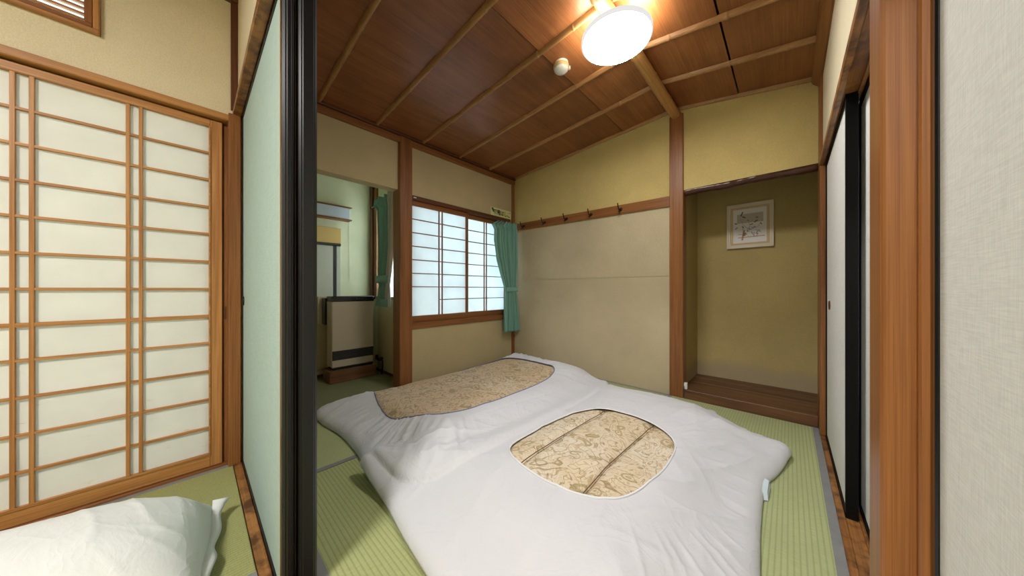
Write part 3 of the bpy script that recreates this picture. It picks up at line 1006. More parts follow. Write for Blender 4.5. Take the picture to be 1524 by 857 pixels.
def by_angle(Q, c, n):
    """resample a star-shaped closed curve at n even angles round c"""
    D = Q[:, :2] - c
    a = np.unwrap(np.arctan2(D[:, 1], D[:, 0]))
    if a[-1] < a[0]:
        Q = Q[::-1]
        D = Q[:, :2] - c
        a = np.unwrap(np.arctan2(D[:, 1], D[:, 0]))
    o = np.argsort(a)
    a, Q = a[o], Q[o]
    a = np.r_[a - 2 * np.pi, a, a + 2 * np.pi]
    Q = np.r_[Q, Q, Q]
    t = np.linspace(-np.pi, np.pi, n, endpoint=False) + (a[len(a) // 2] - a[len(a) // 2]) 
    return np.stack([np.interp(t, a, Q[:, k]) for k in range(Q.shape[1])], 1), t


def edge_dist(X, Y, poly):
    """distance to the closed polygon, vectorised"""
    best = np.full(X.shape, 9.0)
    A = poly
    B = np.roll(poly, -1, 0)
    for (ax, ay), (bx, by) in zip(A[:, :2], B[:, :2]):
        dx, dy = bx - ax, by - ay
        t = np.clip(((X - ax) * dx + (Y - ay) * dy) / (dx * dx + dy * dy + 1e-12), 0, 1)
        best = np.minimum(best, np.hypot(X - ax - t * dx, Y - ay - t * dy))
    return best


def fan(X, Y, c, freq, seed, r0, r1, a0, a1, soft=0.3):
    """folds radiating from c between the angles a0..a1"""
    dx, dy = X - c[0], Y - c[1]
    r = np.hypot(dx, dy)
    a = np.arctan2(dy, dx)
    w = smooth(a0 - soft, a0, a) * (1 - smooth(a1, a1 + soft, a)) * smooth(r0, r0 + 0.12, r) * (1 - smooth(r1 - 0.12, r1, r))
    n = vnoise(a * freq, r * 2.0 + 3, seed)
    return w * (1 - np.abs(2 * n - 1)) ** 2.2


def ridge(X, Y, ang, fa, fb, seed):
    """long creases along the direction ang"""
    u = X * math.cos(ang) + Y * math.sin(ang)
    v = -X * math.sin(ang) + Y * math.cos(ang)
    n = vnoise(u * fa + 5, v * fb + 0.35 * np.sin(u * 5 + seed), seed)
    return (1 - np.abs(2 * n - 1)) ** 3.0


# far duvet (along the window) ------------------------------------------------
OUT2 = [(-2.43, 0.60), (-2.25, 0.57), (-2.0, 0.60), (-1.75, 0.60), (-1.48, 0.58), (-1.18, 0.62), (-1.02, 0.80), (-1.00, 1.3), (-1.02, 1.9), (-1.10, 2.35),
        (-1.28, 2.58), (-1.58, 2.655), (-1.9, 2.68), (-2.2, 2.69), (-2.38, 2.64), (-2.45, 2.45), (-2.46, 1.9), (-2.46, 1.3), (-2.46, 0.9)]
HOLE2 = [(-2.27, 0.92), (-2.1, 0.86), (-1.75, 0.80), (-1.52, 0.90), (-1.43, 1.12), (-1.40, 1.45), (-1.42, 1.85), (-1.50, 2.15), (-1.68, 2.25), (-2.0, 2.26), (-2.17, 2.16),
         (-2.24, 1.8), (-2.28, 1.4), (-2.30, 1.1)]
OUT1 = [(-1.50, 0.55), (-1.42, 0.53), (-1.2, 0.53), (-0.95, 0.50), (-0.68, 0.48), (-0.35, 0.48), (-0.10, 0.50), (-0.05, 0.62), (-0.055, 1.0), (-0.075, 1.4), (-0.075, 1.72), (-0.04, 1.88), (-0.008, 2.03), (0.004, 2.15),
        (-0.09, 2.205), (-0.24, 2.33), (-0.345, 2.425), (-0.375, 2.51), (-0.44, 2.465), (-0.62, 2.47), (-0.85, 2.47), (-1.05, 2.50), (-1.22, 2.46), (-1.27, 2.25), (-1.26, 1.75), (-1.31, 1.2), (-1.36, 0.85), (-1.44, 0.66)]
HOLE1 = [(-0.945, 1.02), (-0.955, 1.20), (-0.945, 1.42), (-0.89, 1.60), (-0.77, 1.68), (-0.60, 1.68), (-0.46, 1.63), (-0.385, 1.52), (-0.37, 1.33), (-0.39, 1.12), (-0.445, 0.98), (-0.56, 0.915), (-0.72, 0.90), (-0.87, 0.93)]
poly2 = closed_spline(OUT2, 300)
poly1 = closed_spline(OUT1, 300)


def inside(X, Y, poly):
    c = np.zeros(X.shape, bool)
    A = poly
    B = np.roll(poly, -1, 0)
    for (ax, ay), (bx, by) in zip(A[:, :2], B[:, :2]):
        cond = (ay > Y) != (by > Y)
        with np.errstate(divide='ignore', invalid='ignore'):
            xi = (bx - ax) * (Y - ay) / (by - ay) + ax
        c ^= cond & (X < xi)
    return c


def h2(X, Y):
    d = edge_dist(X, Y, poly2)
    h = 0.050 * np.sqrt(np.clip(1 - (1 - np.clip(d / 0.055, 0, 1)) ** 2, 0, 1)) + 0.105 * smooth(0.03, 0.34, d)
    h = h + 0.040 * smooth(1.9, 2.55, Y) * smooth(0.02, 0.2, d)
    k = smooth(0.0, 0.10, d)
    h = h + k * 0.022 * fan(X, Y, (-1.85, 1.35), 22, 3, 0.52, 1.1, -2.6, -0.7)
    h = h + k * 0.010 * ridge(X, Y, 1.2, 1.6, 9, 5) * (1 - smooth(0.75, 1.25, Y))
    h = h + k * 0.024 * fbm(X * 3.2, Y * 3.2, 9)
    h = h + k * 0.012 * fan(X, Y, (-1.9, 2.0), 9, 14, 0.3, 1.0, 0.3, 2.8)
    return h


def base1(X, Y):
    """what the near duvet lies on: tatami or the edge of the far duvet"""
    return np.where(inside(X, Y, poly2), h2(X, Y), 0.0) + 0.002


def h1(X, Y):
    d = edge_dist(X, Y, poly1)
    th = 0.048 * np.sqrt(np.clip(1 - (1 - np.clip(d / 0.05, 0, 1)) ** 2, 0, 1)) + 0.085 * smooth(0.02, 0.30, d)
    th = th + 0.035 * smooth(0.15, 0.5, d)
    b0 = base1(X, Y)
    th = th - 0.030 * np.sqrt(np.clip(1 - (1 - np.clip(d / 0.05, 0, 1)) ** 2, 0, 1)) * smooth(0.01, 0.09, b0) * (1 - smooth(0.15, 0.4, d))
    h = th + b0 * (1 - 0.70 * smooth(0.08, 0.48, d))
    h = np.maximum(h, np.where(b0 > 0.003, b0 + 0.014, 0))
    k = smooth(0.0, 0.09, d)
    hb = np.where(b0 > 0.003, b0 + 0.010, 0)
    h = h + k * 0.010 * fan(X, Y, (-0.62, 1.30), 11, 21, 0.40, 1.15, 0.15, 1.35)
    h = h + k * 0.006 * fan(X, Y, (-0.62, 1.30), 13, 22, 0.40, 0.85, -0.9, 0.1)
    h = h + k * 0.004 * fan(X, Y, (-0.7, 1.3), 9, 24, 0.45, 1.3, -2.9, -1.5)
    h = h + k * 0.007 * ridge(X, Y, 0.55, 1.8, 9, 25) * smooth(-0.55, -0.15, X)
    h = h + k * 0.016 * fbm(X * 2.6, Y * 2.6, 31)
    h = h + k * 0.006 * ridge(X, Y, 2.0, 2.0, 7, 27)
    h = h + k * 0.010 * ridge(X, Y, 1.1, 1.4, 10, 33) * smooth(-0.50, -0.25, X) * (1 - smooth(1.7, 2.1, Y))
    h = h + k * 0.008 * ridge(X, Y, 0.2, 1.5, 8, 35) * smooth(1.75, 2.1, Y)
    h = np.maximum(h, hb)
    return h


def duvet(name, label, OUT, HOLE, hfun, bfun, quilt_mat, rim_mat, rim_r, seams_x, lift_tip=None, n=520, rings=84, puff=0.012):
    po = closed_spline(OUT, 900)
    ph = closed_spline(HOLE, 900)
    c = ph.mean(0)
    H_, t = by_angle(ph, c, n)
    O_, _ = by_angle(po, c, n)
    root = thing(name, label, 'duvet', (float(c[0]), float(c[1]), 0.0))
    s = np.linspace(0, 1, rings)
    s = 1 - (1 - s) ** 1.25
    X = H_[:, None, 0] + (O_[:, None, 0] - H_[:, None, 0]) * s[None, :]
    Y = H_[:, None, 1] + (O_[:, None, 1] - H_[:, None, 1]) * s[None, :]
    Z = hfun(X, Y)
    if lift_tip is not None:
        for (lx, ly, lz, lr) in lift_tip:
            Z = Z + lz * np.exp(-((X - lx) ** 2 + (Y - ly) ** 2) / lr ** 2)
    Bz = bfun(O_[:, 0], O_[:, 1])
    if lift_tip is not None:
        for (lx, ly, lz, lr) in lift_tip:
            Bz = Bz + lz * np.exp(-((O_[:, 0] - lx) ** 2 + (O_[:, 1] - ly) ** 2) / lr ** 2)
    Q_ = np.hypot(O_[:, 0] - c[0], O_[:, 1] - c[1])
    bot = {}
    for inset in (0.03, 0.16):
        bot[inset] = bfun(O_[:, 0] - (O_[:, 0] - c[0]) / Q_ * inset, O_[:, 1] - (O_[:, 1] - c[1]) / Q_ * inset)
    b = MB()
    P = []
    for i in range(n):
        row = [(X[i, j], Y[i, j], Z[i, j] + 0.004) for j in range(rings)]
        # hem of the underside
        ox, oy = O_[i, 0] - c[0], O_[i, 1] - c[1]
        q = math.hypot(ox, oy)
        for inset, dz in ((0.004, 0.006), (0.03, 0.002), (0.16, 0.002)):
            bx_, by_ = O_[i, 0] - ox / q * inset, O_[i, 1] - oy / q * inset
            zb = Bz[i] if inset < 0.01 else min(Bz[i], float(bot[inset][i]))
            row.append((bx_, by_, zb + dz))
        P.append(row)
    b.grid(P, closed_u=True)
    b.build('cover', M['cover'], root)
    # patterned quilt seen through the opening of the cover
    rr = 46
    q = MB()
    sc = np.linspace(0, 1.06, rr)
    X = c[0] + (H_[:, None, 0] - c[0]) * sc[None, :]
    Y = c[1] + (H_[:, None, 1] - c[1]) * sc[None, :]
    Z = hfun(X, Y) - 0.002 + 0.010 * (1 - sc[None, :] ** 2)
    for sx in seams_x:
        xs = sx + 0.012 * np.sin(Y * 4.0)
        Z = Z - puff * np.exp(-((X - xs) / 0.010) ** 2) - puff * 0.8 * np.exp(-((X - xs) / 0.03) ** 2)
    Z = np.where(sc[None, :] > 1.0, hfun(X, Y) - 0.014, Z)
    st = 2
    P = [[(X[i, j], Y[i, j], Z[i, j]) for j in range(1, rr)] for i in range(0, n, st)]
    q.grid(P, closed_u=True)
    ctr = q.bm.verts.new((c[0], c[1], float(hfun(np.array([c[0]]), np.array([c[1]]))[0]) + 0.006))
    q.bm.verts.ensure_lookup_table()
    m = rr - 1
    for i in range(len(P)):
        a, d_ = q.bm.verts[i * m], q.bm.verts[((i + 1) % len(P)) * m]
        f = q.bm.faces.new((ctr, a, d_))
        f.smooth = True
    q.build('patterned_quilt', quilt_mat, root)
    for sx in seams_x:
        pts = []
        for y in np.linspace(H_[:, 1].min(), H_[:, 1].max(), 90):
            x = sx + 0.012 * math.sin(y * 4.0)
            if bool(inside(np.array([x]), np.array([y]), H_)[0]):
                r_ = float(hfun(np.array([x]), np.array([y]))[0])
                pts.append((x, y, r_ - 0.006))
        MB().tube(pts, 0.0022, 5).build('quilting_seam', M['seam'], root)
    # hem round the opening
    hz = hfun(H_[:, 0], H_[:, 1]) + 0.006
    pts = [(H_[i, 0], H_[i, 1], hz[i]) for i in range(0, n, 4)]
    pts.append(pts[0])
    MB().tube(pts, rim_r, 6, cap=False).build('opening_hem', rim_mat, root)
    return root


zero = lambda x, y: np.zeros(np.shape(x))
duvet('duvet', 'white duvet along the window with a long leafy beige opening edged in violet thread', OUT2, HOLE2, h2, zero,
      M['quilt_b'], M['overlock'], 0.0032, [], lift_tip=[(-2.43, 0.58, 0.012, 0.12)])
duvet('duvet', 'white duvet in the foreground with a rounded paisley opening, overlapping the one by the window', OUT1, HOLE1, h1, base1,
      M['quilt_a'], M['hem'], 0.0038, [-0.805, -0.53], lift_tip=[(-1.50, 0.54, 0.06, 0.20), (-0.01, 2.12, 0.022, 0.12)])
# sheet-wrapped mattress under the front duvet, a strip of it shows on the right
mt = MB()
mt.box(-0.94, -0.14, 0.80, 1.95, 0.002, 0.035, 0.012)
mt.hull([(-0.15, 1.60, 0.004), (-0.15, 1.84, 0.004), (-0.15, 1.62, 0.03), (-0.15, 1.82, 0.03), (-0.064, 1.64, 0.004), (-0.060, 1.76, 0.004), (-0.068, 1.66, 0.030), (-0.066, 1.75, 0.036)])
o = mt.build('futon_mattress', M['sheet'], None, (-0.53, 1.37, 0.002))
o['label'] = 'pale blue sheeted mattress peeking out under the right edge of the foreground duvet'
o['category'] = 'mattress'

# pillow on the tatami of the near room --------------------------------------
def pillow():
    root = thing('pillow', 'white pillow in a rumpled case on the tatami before the large paper screen', 'pillow', (-1.42, -0.35, 0.0))
    L, Wd, Hh = 0.76, 0.50, 0.28
    ang = R(-6)
    n, m = 110, 72
    u = np.linspace(-1, 1, n)[:, None] * np.ones((1, m))
    v = np.linspace(-1, 1, m)[None, :] * np.ones((n, 1))
    prof = np.clip((1 - np.abs(u) ** 3.2), 0, 1) ** 0.55 * np.clip((1 - np.abs(v) ** 2.8), 0, 1) ** 0.6
    wx = u * L / 2 * (1 - 0.05 * np.abs(v) ** 2 * 0 - 0.03 * (1 - v ** 2) * 0)
    wy = v * Wd / 2 * (1 - 0.04 * np.abs(u) ** 2)
    wr = 0.004 * fan(wx, wy, (0.1, 0.0), 5, 41, 0.1, 0.6, -3.1, 3.1) + 0.022 * fbm(wx * 4, wy * 4, 44) + 0.005 * ridge(wx, wy, 1.1, 3, 12, 46) * smooth(-0.1, 0.3, wx)
    edge = np.clip((1 - np.maximum(np.abs(u), np.abs(v))) * 9, 0, 1)
    top = Hh * prof * 0.80 + wr * edge + 0.034
    top = top + 0.02 * np.exp(-((u - 1) ** 2 + (v + 1) ** 2) / 0.02)
    bot = 0.030 - 0.028 * np.clip((1 - np.abs(u) ** 4), 0, 1) * np.clip((1 - np.abs(v) ** 4), 0, 1)
    bot = np.minimum(bot + 0.0 * u, top - 0.003)
    ca, sa = math.cos(ang), math.sin(ang)

    def place(a, b_, z):
        # pillow length runs along -Y (toward the viewer's left), rotated a little
        x, y = b_, a
        return (root.location.x + x * ca - y * sa * 1.0, root.location.y + x * sa + y * ca, z)
    b = MB()
    b.grid([[place(wx[i, j], wy[i, j], top[i, j]) for j in range(m)] for i in range(n)])
    b.grid([[place(wx[i, j], wy[i, j], bot[i, j]) for j in range(m)] for i in range(n)])
    # side walls
    ring = [(i, 0) for i in range(n)] + [(n - 1, j) for j in range(1, m)] + [(i, m - 1) for i in range(n - 2, -1, -1)] + [(0, j) for j in range(m - 2, -1, -1)]
    b.grid([[place(wx[i, j], wy[i, j], top[i, j]), place(wx[i, j], wy[i, j], bot[i, j])] for i, j in ring])
    b.build('pillowcase', M['pillowcase'], root)
    # loose open end of the case
    f = MB()
    P = []
    for j in range(m):
        vv = -1 + 2 * j / (m - 1)
        ext = 0.020 + 0.026 * max(0, -vv) ** 8 + 0.006 * math.sin(vv * 9)
        zz = 0.036 + 0.010 * math.sin(vv * 5) + 0.03 * max(0, -vv) ** 10
        k = 1 - 0.04
        P.append([place(L / 2 - 0.004, vv * Wd / 2 * k, zz + 0.002), place(L / 2 + ext * 0.6, vv * Wd / 2 * (k + 0.01), zz - 0.004), place(L / 2 + ext, vv * Wd / 2 * (k + 0.03), zz - 0.010)])
    f.grid(P)
    o = f.build('open_flap', M['pillowcase'], root)
    sol = o.modifiers.new('thickness', 'SOLIDIFY')
    sol.thickness = 0.003


pillow()

# ================================================================== CURTAINS
def curtain(name, label, path, z_top, z_bot, pleats, amp, root_loc, mats, split=None, nz=90, na=220, tie_z=None, tie_h=0.05, tie_mat=None):
    """path(a, z) -> (x, y) centre line and normal; a in 0..1"""
    root = thing(name, label, 'curtain', root_loc)
    rng = [(0.0, 1.0, mats[0])] if split is None else [(0.0, split, mats[0]), (split, 1.0, mats[1])]
    for (a0, a1, mt_) in rng:
        b = MB()
        P = []
        for k in range(nz + 1):
            z = z_top + (z_bot - z_top) * k / nz
            row = []
            for i in range(na + 1):
                a = a0 + (a1 - a0) * i / na
                (x, y), (nx, ny) = path(a, z)
                w = amp(z) * (math.sin(2 * math.pi * pleats * a + 0.5 * math.sin(9 * a)) + 0.35 * math.sin(2 * math.pi * pleats * 0.37 * a + z * 3))
                row.append((x + nx * w, y + ny * w, z + 0.006 * math.sin(2 * math.pi * pleats * a) * (1 if k in (0,) else 0)))
            P.append(row)
        b.grid(P)
        o = b.build('curtain_cloth' if mt_ is mats[0] else 'curtain_lining', mt_, root)
        sol = o.modifiers.new('thickness', 'SOLIDIFY')
        sol.thickness = 0.0025
    if tie_z is not None:
        b = MB()
        pts_out = []
        for i in range(41):
            a = i / 40
            (x, y), (nx, ny) = path(a, tie_z)
            pts_out.append((x + nx * (amp(tie_z) * 1.35 + 0.006), y + ny * (amp(tie_z) * 1.35 + 0.006), tie_z))
        P = [[(x, y, z + dz - 0.10 * 0 * i) for dz in (-tie_h / 2, -tie_h / 6, tie_h / 6, tie_h / 2)] for i, (x, y, z) in enumerate(pts_out)]
        b.grid(P)
        o = b.build('tieback', tie_mat or mats[0], root)
        sol = o.modifiers.new('thickness', 'SOLIDIFY')
        sol.thickness = 0.004
    return root


def interp(z, tab):
    zs = [t[0] for t in tab]
    vs = [t[1] for t in tab]
    return float(np.interp(z, zs, vs))


def path_right(a, z):
    yl = interp(z, [(0.38, 2.478), (0.85, 2.505), (0.92, 2.49), (1.05, 2.44), (1.25, 2.37), (1.45, 2.335), (1.57, 2.34), (1.625, 2.30), (1.672, 2.38)])
    yr = interp(z, [(0.38, 2.715), (0.85, 2.66), (0.92, 2.66), (1.3, 2.675), (1.72, 2.675)])
    x0 = XW + 0.085
    xr = XW + 0.12
    return (x0 + (xr - x0) * a, yl + (yr - yl) * a), (1.0, 0.0)


curtain('curtain', 'sea green curtain tied back in the corner at the right end of the lattice window', path_right, 1.672, 0.385, 8.0,
        lambda z: interp(z, [(0.38, 0.032), (0.82, 0.020), (0.88, 0.015), (0.95, 0.020), (1.2, 0.032), (1.6, 0.030), (1.67, 0.022)]),
        (XW + 0.10, 2.56, 0.38), (M['curtain'],), tie_z=0.885, tie_h=0.055)


def path_left(a, z):
    xl = interp(z, [(0.71, -3.13), (0.93, -3.08), (1.0, -3.10), (1.3, -3.10), (1.70, -3.12), (1.76, -3.22), (1.83, -3.20)])
    xr = interp(z, [(0.71, -2.79), (0.93, -2.80), (1.15, -2.74), (1.3, -2.70), (1.83, -2.665)])
    y0 = YB - 0.075
    return (xl + (xr - xl) * a, y0 - 0.02 * a), (0.0, -1.0)


ct = curtain('curtain', 'faded green curtain with grey lining hanging in the heater recess behind the post', path_left, 1.825, 0.715, 4.5,
             lambda z: interp(z, [(0.7, 0.024), (0.93, 0.016), (1.1, 0.024), (1.7, 0.026), (1.83, 0.018)]),
             (-2.97, YB - 0.08, 0.71), (M['curtain'], M['lining']), split=0.60, tie_z=0.985, tie_h=0.075, tie_mat=M['curtain'])
b = MB().box(-2.95, -2.80, YB - 0.125, YB - 0.118, 0.715, 0.79, 0.001)
b.build('curtain_hem', M['curtain'], ct)
rod = thing('curtain_rod', 'slim curtain rod with round end above the green curtain in the heater recess', 'curtain rod', (-3.0, YB - 0.07, 1.775))
MB().tube([(-3.33, YB - 0.06, 1.775), (-2.66, YB - 0.06, 1.775)], 0.007, 10).build('rod', M['brass'], rod)
MB().lathe([(0.0, -0.012), (0.010, -0.009), (0.013, 0.0), (0.010, 0.009), (0.0, 0.012)], (-3.335, YB - 0.06, 1.775), 14, 'x').build('finial', M['iron'], rod)
MB().tube([(-3.31, YB - 0.06, 1.775), (-3.31, YB - 0.02, 1.775)], 0.006, 8).build('bracket', M['iron'], rod)

# ================================================================== HEATER
he = thing('oil_heater', 'beige fan heater with black control strip on a wooden plinth in the recess', 'heater', (-3.23, 1.08, 0.12))
hx0, hx1, hy0, hy1 = -3.30, -3.14, 0.885, 1.268
MB().box(hx0, hx1, hy0, hy1, 0.140, 0.775, 0.008).build('body', M['heater_beige'], he)
MB().box(hx0 - 0.002, hx1 + 0.004, hy0 - 0.002, hy1 + 0.002, 0.766, 0.82, 0.005).build('control_panel', M['heater_dark'], he)
pn = bpy.data.objects['control_panel']
for k in range(6):
    box('button', M['slot'], hx1 + 0.004, hx1 + 0.007, 1.10 + k * 0.022, 1.114 + k * 0.022, 0.79, 0.798, pn, 0.001)
gr = MB().box(hx1 - 0.004, hx1 + 0.0012, hy0 + 0.004, hy1 - 0.004, 0.212, 0.300)
g = gr.build('air_outlet', M['heater_dark'], he)
for k in range(7):
    z = 0.217 + k * 0.0122
    box('louvre_slat', M['slot'], hx1 + 0.001, hx1 + 0.007, hy0 + 0.008, hy1 - 0.008, z, z + 0.0045, g, 0.001)
MB().box(hx0 + 0.02, hx1 - 0.006, hy0 + 0.012, hy1 - 0.004, 0.118, 0.142, 0.003).build('foot', M['heater_dark'], he)
MB().box(XB + 0.015, XB + 0.045, 0.838, 1.262, 0.535, 0.812, 0.003).build('rear_panel', M['heater_beige'], he)
MB().box(XB + 0.045, hx0 + 0.002, 0.872, 1.24, 0.54, 0.80, 0.003).build('rear_duct', M['heater_dark'], he)
pts = [(-3.27, 0.90, 0.13), (-3.30, 0.82, 0.11), (-3.36, 0.74, 0.06), (-3.40, 0.64, 0.02), (-3.42, 0.5, 0.008), (-3.42, 0.35, 0.006)]
MB().tube(pts, 0.004, 6).build('power_cord', M['cord'], he)
o = MB().box(-3.34, -3.12, 0.862, 1.288, 0.0, 0.118, 0.004).build('heater_plinth', M['heater_base'], None, (-3.23, 1.075, 0))
o['label'] = 'low brown wooden block carrying the beige heater'
o['category'] = 'plinth'
vl = thing('gas_valve', 'small black pipe valve by the skirting right of the heater', 'valve', (-3.17, YB - 0.03, 0.15))
MB().tube([(-3.17, YB + 0.005, 0.15), (-3.17, YB - 0.06, 0.15)], 0.016, 12).build('pipe', M['iron'], vl)
MB().tube([(-3.22, YB - 0.05, 0.15), (-3.10, YB - 0.05, 0.15)], 0.012, 12).build('body', M['iron'], vl)
MB().box(-3.185, -3.155, YB - 0.08, YB - 0.055, 0.15, 0.20, 0.004).build('handle', M['heater_dark'], vl)
MB().tube([(-3.10, YB - 0.05, 0.15), (-3.075, YB - 0.05, 0.145), (-3.07, YB - 0.05, 0.09), (-3.09, YB - 0.05, 0.012)], 0.009, 8).build('hose', M['heater_dark'], vl)

# wall light box and cabinet on the recess back wall
lb = thing('wall_lamp', 'long frosted white wall light with brown rails above the cabinet in the recess', 'lamp', (XB, 0.85, 1.675))
MB().box(XB, XB + 0.07, 0.50, 1.125, 1.622, 1.738, 0.004).build('cover', M['cover_blue'], lb)
MB().box(XB, XB + 0.078, 0.49, 1.135, 1.738, 1.752, 0.002).build('rail', M['wood_y'], lb)
MB().box(XB, XB + 0.078, 0.49, 1.135, 1.606, 1.622, 0.002).build('rail', M['wood_y'], lb)
for z in (1.745, 1.614):
    MB().lathe([(0.0, 0.006), (0.006, 0.005), (0.007, 0.0)], (XB + 0.07, 1.138, z), 10, 'y').build('knob', M['dark_wood_y'], lb)
pts = [(XB + 0.01, 1.138, 1.61), (XB + 0.008, 1.14, 1.3), (XB + 0.008, 1.14, 0.98)]
MB().tube(pts, 0.0015, 6).build('pull_cord', M['frame_cream'], lb)
cb = thing('wall_cabinet', 'pale wall cabinet with ochre header board and black edging left of the heater', 'cabinet', (XB, 0.8, 0.54))
MB().box(XB, XB + 0.030, 0.45, 1.050, 1.362, 1.520, 0.003).build('header_board', M['ochre_board'], cb)
MB().box(XB, XB + 0.034, 0.45, 1.050, 1.338, 1.361, 0.002).build('black_rail', M['cabinet_black'], cb)
MB().box(XB, XB + 0.016, 0.45, 0.985, 0.545, 1.337, 0.002).build('door_panel', M['cabinet_panel'], cb)
MB().box(XB, XB + 0.022, 0.986, 1.012, 0.545, 1.337, 0.002).build('black_edge', M['cabinet_black'], cb)
MB().box(XB, XB + 0.018, 1.013, 1.050, 0.545, 1.337, 0.002).build('side_strip', M['cabinet_panel'], cb)

# ================================================================== LAMPS
def disc_lamp(name, label, cx, cy, z0, r, glow, side, adapter=True, z_ceiling=2.3):
    root = thing(name, label, 'ceiling lamp', (cx, cy, z0))
    MB().lathe([(0.0, 0.0), (r * 0.55, 0.0005), (r * 0.85, 0.003), (r * 0.955, 0.008), (r * 0.972, 0.016)], (cx, cy, z0), 64).build('diffuser', glow, root)
    MB().lathe([(r * 0.975, 0.010), (r, 0.012), (r, 0.032), (r * 0.985, 0.034), (r * 0.975, 0.030), (r * 0.974, 0.014), (r * 0.975, 0.010)], (cx, cy, z0), 64).build('rim', M['lamp_rim'], root)
    MB().lathe([(r * 0.97, 0.0335), (r * 0.62, 0.040), (0.0, 0.040)], (cx, cy, z0), 48).build('back_glow', side, root)
    MB().lathe([(0.05, 0.041), (0.05, z_ceiling - z0 - 0.003)], (cx, cy, z0), 24).build('adapter', M['lamp_white'], root)
    return root


disc_lamp('ceiling_lamp', 'round glowing white ceiling lamp under the bamboo ridge pole', RIDGE + 0.003, 1.562, 2.225, 0.182, M['lamp_glow'], M['lamp_side'], z_ceiling=2.302)
disc_lamp('ceiling_lamp', 'round ceiling lamp of the front room behind the camera', -0.30, -1.25, 2.30, 0.27, M['near_glow'], M['lamp_side'], z_ceiling=2.40)

# ================================================================== SMALL THINGS
sd = thing('heat_detector', 'small white domed alarm with a yellowed ring beside the ceiling lamp', 'alarm', (-1.085, 1.63, 2.36))
zc = ceil_z(-1.085)
MB().lathe([(0.045, 0.004), (0.047, -0.012), (0.046, -0.014)], (-1.085, 1.63, zc), 28).build('base', M['white_plastic'], sd)
MB().lathe([(0.046, -0.014), (0.050, -0.018), (0.050, -0.032), (0.045, -0.035)], (-1.085, 1.63, zc), 28).build('ring', M['yellowed'], sd)
MB().lathe([(0.046, -0.034), (0.045, -0.046), (0.036, -0.056), (0.020, -0.062), (0.0, -0.064)], (-1.085, 1.63, zc), 28).build('dome', M['white_plastic'], sd)
MB().tube([(-1.06, 1.69, zc), (-1.06, 1.69, zc - 0.02)], 0.008, 10).build('cable_nub', M['white_plastic'], sd)

# hooks on the rail
ORD = ['in the corner behind the curtain', 'second from the corner', 'in the middle of the rail', 'fourth from the corner', 'nearest the alcove post']


def make_hook(x, k):
    zr = 1.640 + 0.012 - 0.024 * (x - XW) / (-0.735 - XW)
    y = YH - 0.016
    h = thing('coat_hook', 'black iron coat hook on the brown rail, ' + ORD[k], 'hook', (x, y, zr), 'coat hooks on the rail')
    MB().lathe([(0.0, -0.008), (0.013, -0.006), (0.015, 0.0)], (x, y, zr), 16, 'y').build('base_plate', M['iron'], h)
    pts = [(x, y, zr), (x, y - 0.030, zr - 0.012), (x, y - 0.052, zr - 0.004), (x, y - 0.062, zr + 0.016), (x, y - 0.072, zr + 0.045)]
    MB().tube(pts, [0.006, 0.0055, 0.005, 0.0048, 0.0052], 8).build('prong', M['iron'], h)
    pts = [(x, y - 0.02, zr - 0.01), (x, y - 0.035, zr - 0.030), (x, y - 0.048, zr - 0.026)]
    MB().tube(pts, 0.0048, 8).build('lower_prong', M['iron'], h)


for k, u in enumerate((781, 812, 844.5, 881, 925)):
    s_ = (u - 762) / 442
    th = 0.751
    dx, dy = -math.sin(th) + s_ * math.cos(th), math.cos(th) + s_ * math.sin(th)
    make_hook(dx / dy * YH, k)

# framed picture in the alcove
px0, px1, pz0, pz1, py = -0.418, -0.094, 1.254, 1.646, YA
pf = thing('framed_picture', 'small floral ink picture in a cream frame on the alcove wall', 'picture', ((px0 + px1) / 2, py - 0.012, pz0))


def frame_ring(x0, x1, z0, z1, w, y0, y1):
    b = MB()
    b.box(x0, x1, y0, y1, z1 - w, z1, 0.002)
    b.box(x0, x1, y0, y1, z0, z0 + w, 0.002)
    b.box(x0, x0 + w, y0, y1, z0 + w, z1 - w, 0.002)
    b.box(x1 - w, x1, y0, y1, z0 + w, z1 - w, 0.002)
    return b


frame_ring(px0, px1, pz0, pz1, 0.012, py - 0.028, py - 0.001).build('frame', M['frame_cream'], pf)
frame_ring(px0 + 0.012, px1 - 0.012, pz0 + 0.012, pz1 - 0.012, 0.016, py - 0.022, py - 0.001).build('frame', M['frame_cream'], pf)
frame_ring(px0 + 0.028, px1 - 0.028, pz0 + 0.028, pz1 - 0.028, 0.018, py - 0.016, py - 0.001).build('gold_mat', M['frame_gold'], pf)
art = MB().box(px0 + 0.046, px1 - 0.046, py - 0.010, py - 0.004, pz0 + 0.046, pz1 - 0.046).build('art_sheet', M['art_paper'], pf)
ax0, az0 = px0 + 0.046, pz0 + 0.046
aw, ah = (px1 - px0) - 0.092, (pz1 - pz0) - 0.092


def blot(name, mat, strokes, y):
    b = MB()
    for pts_, w in strokes:
        for (a, c_), (d_, e_) in zip(pts_, pts_[1:]):
            x0, z0, x1, z1 = ax0 + a * aw, az0 + c_ * ah, ax0 + d_ * aw, az0 + e_ * ah
            L = math.hypot(x1 - x0, z1 - z0) or 1
            nx, nz = -(z1 - z0) / L * w, (x1 - x0) / L * w
            b.hull([(x0 + nx, y, z0 + nz), (x0 - nx, y, z0 - nz), (x1 + nx, y, z1 + nz), (x1 - nx, y, z1 - nz), (x0 + nx, y + 0.0006, z0 + nz), (x0 - nx, y + 0.0006, z0 - nz), (x1 + nx, y + 0.0006, z1 + nz), (x1 - nx, y + 0.0006, z1 - nz)])
    o = b.build(name, mat, art)
    o['kind'] = 'stuff'
    return o


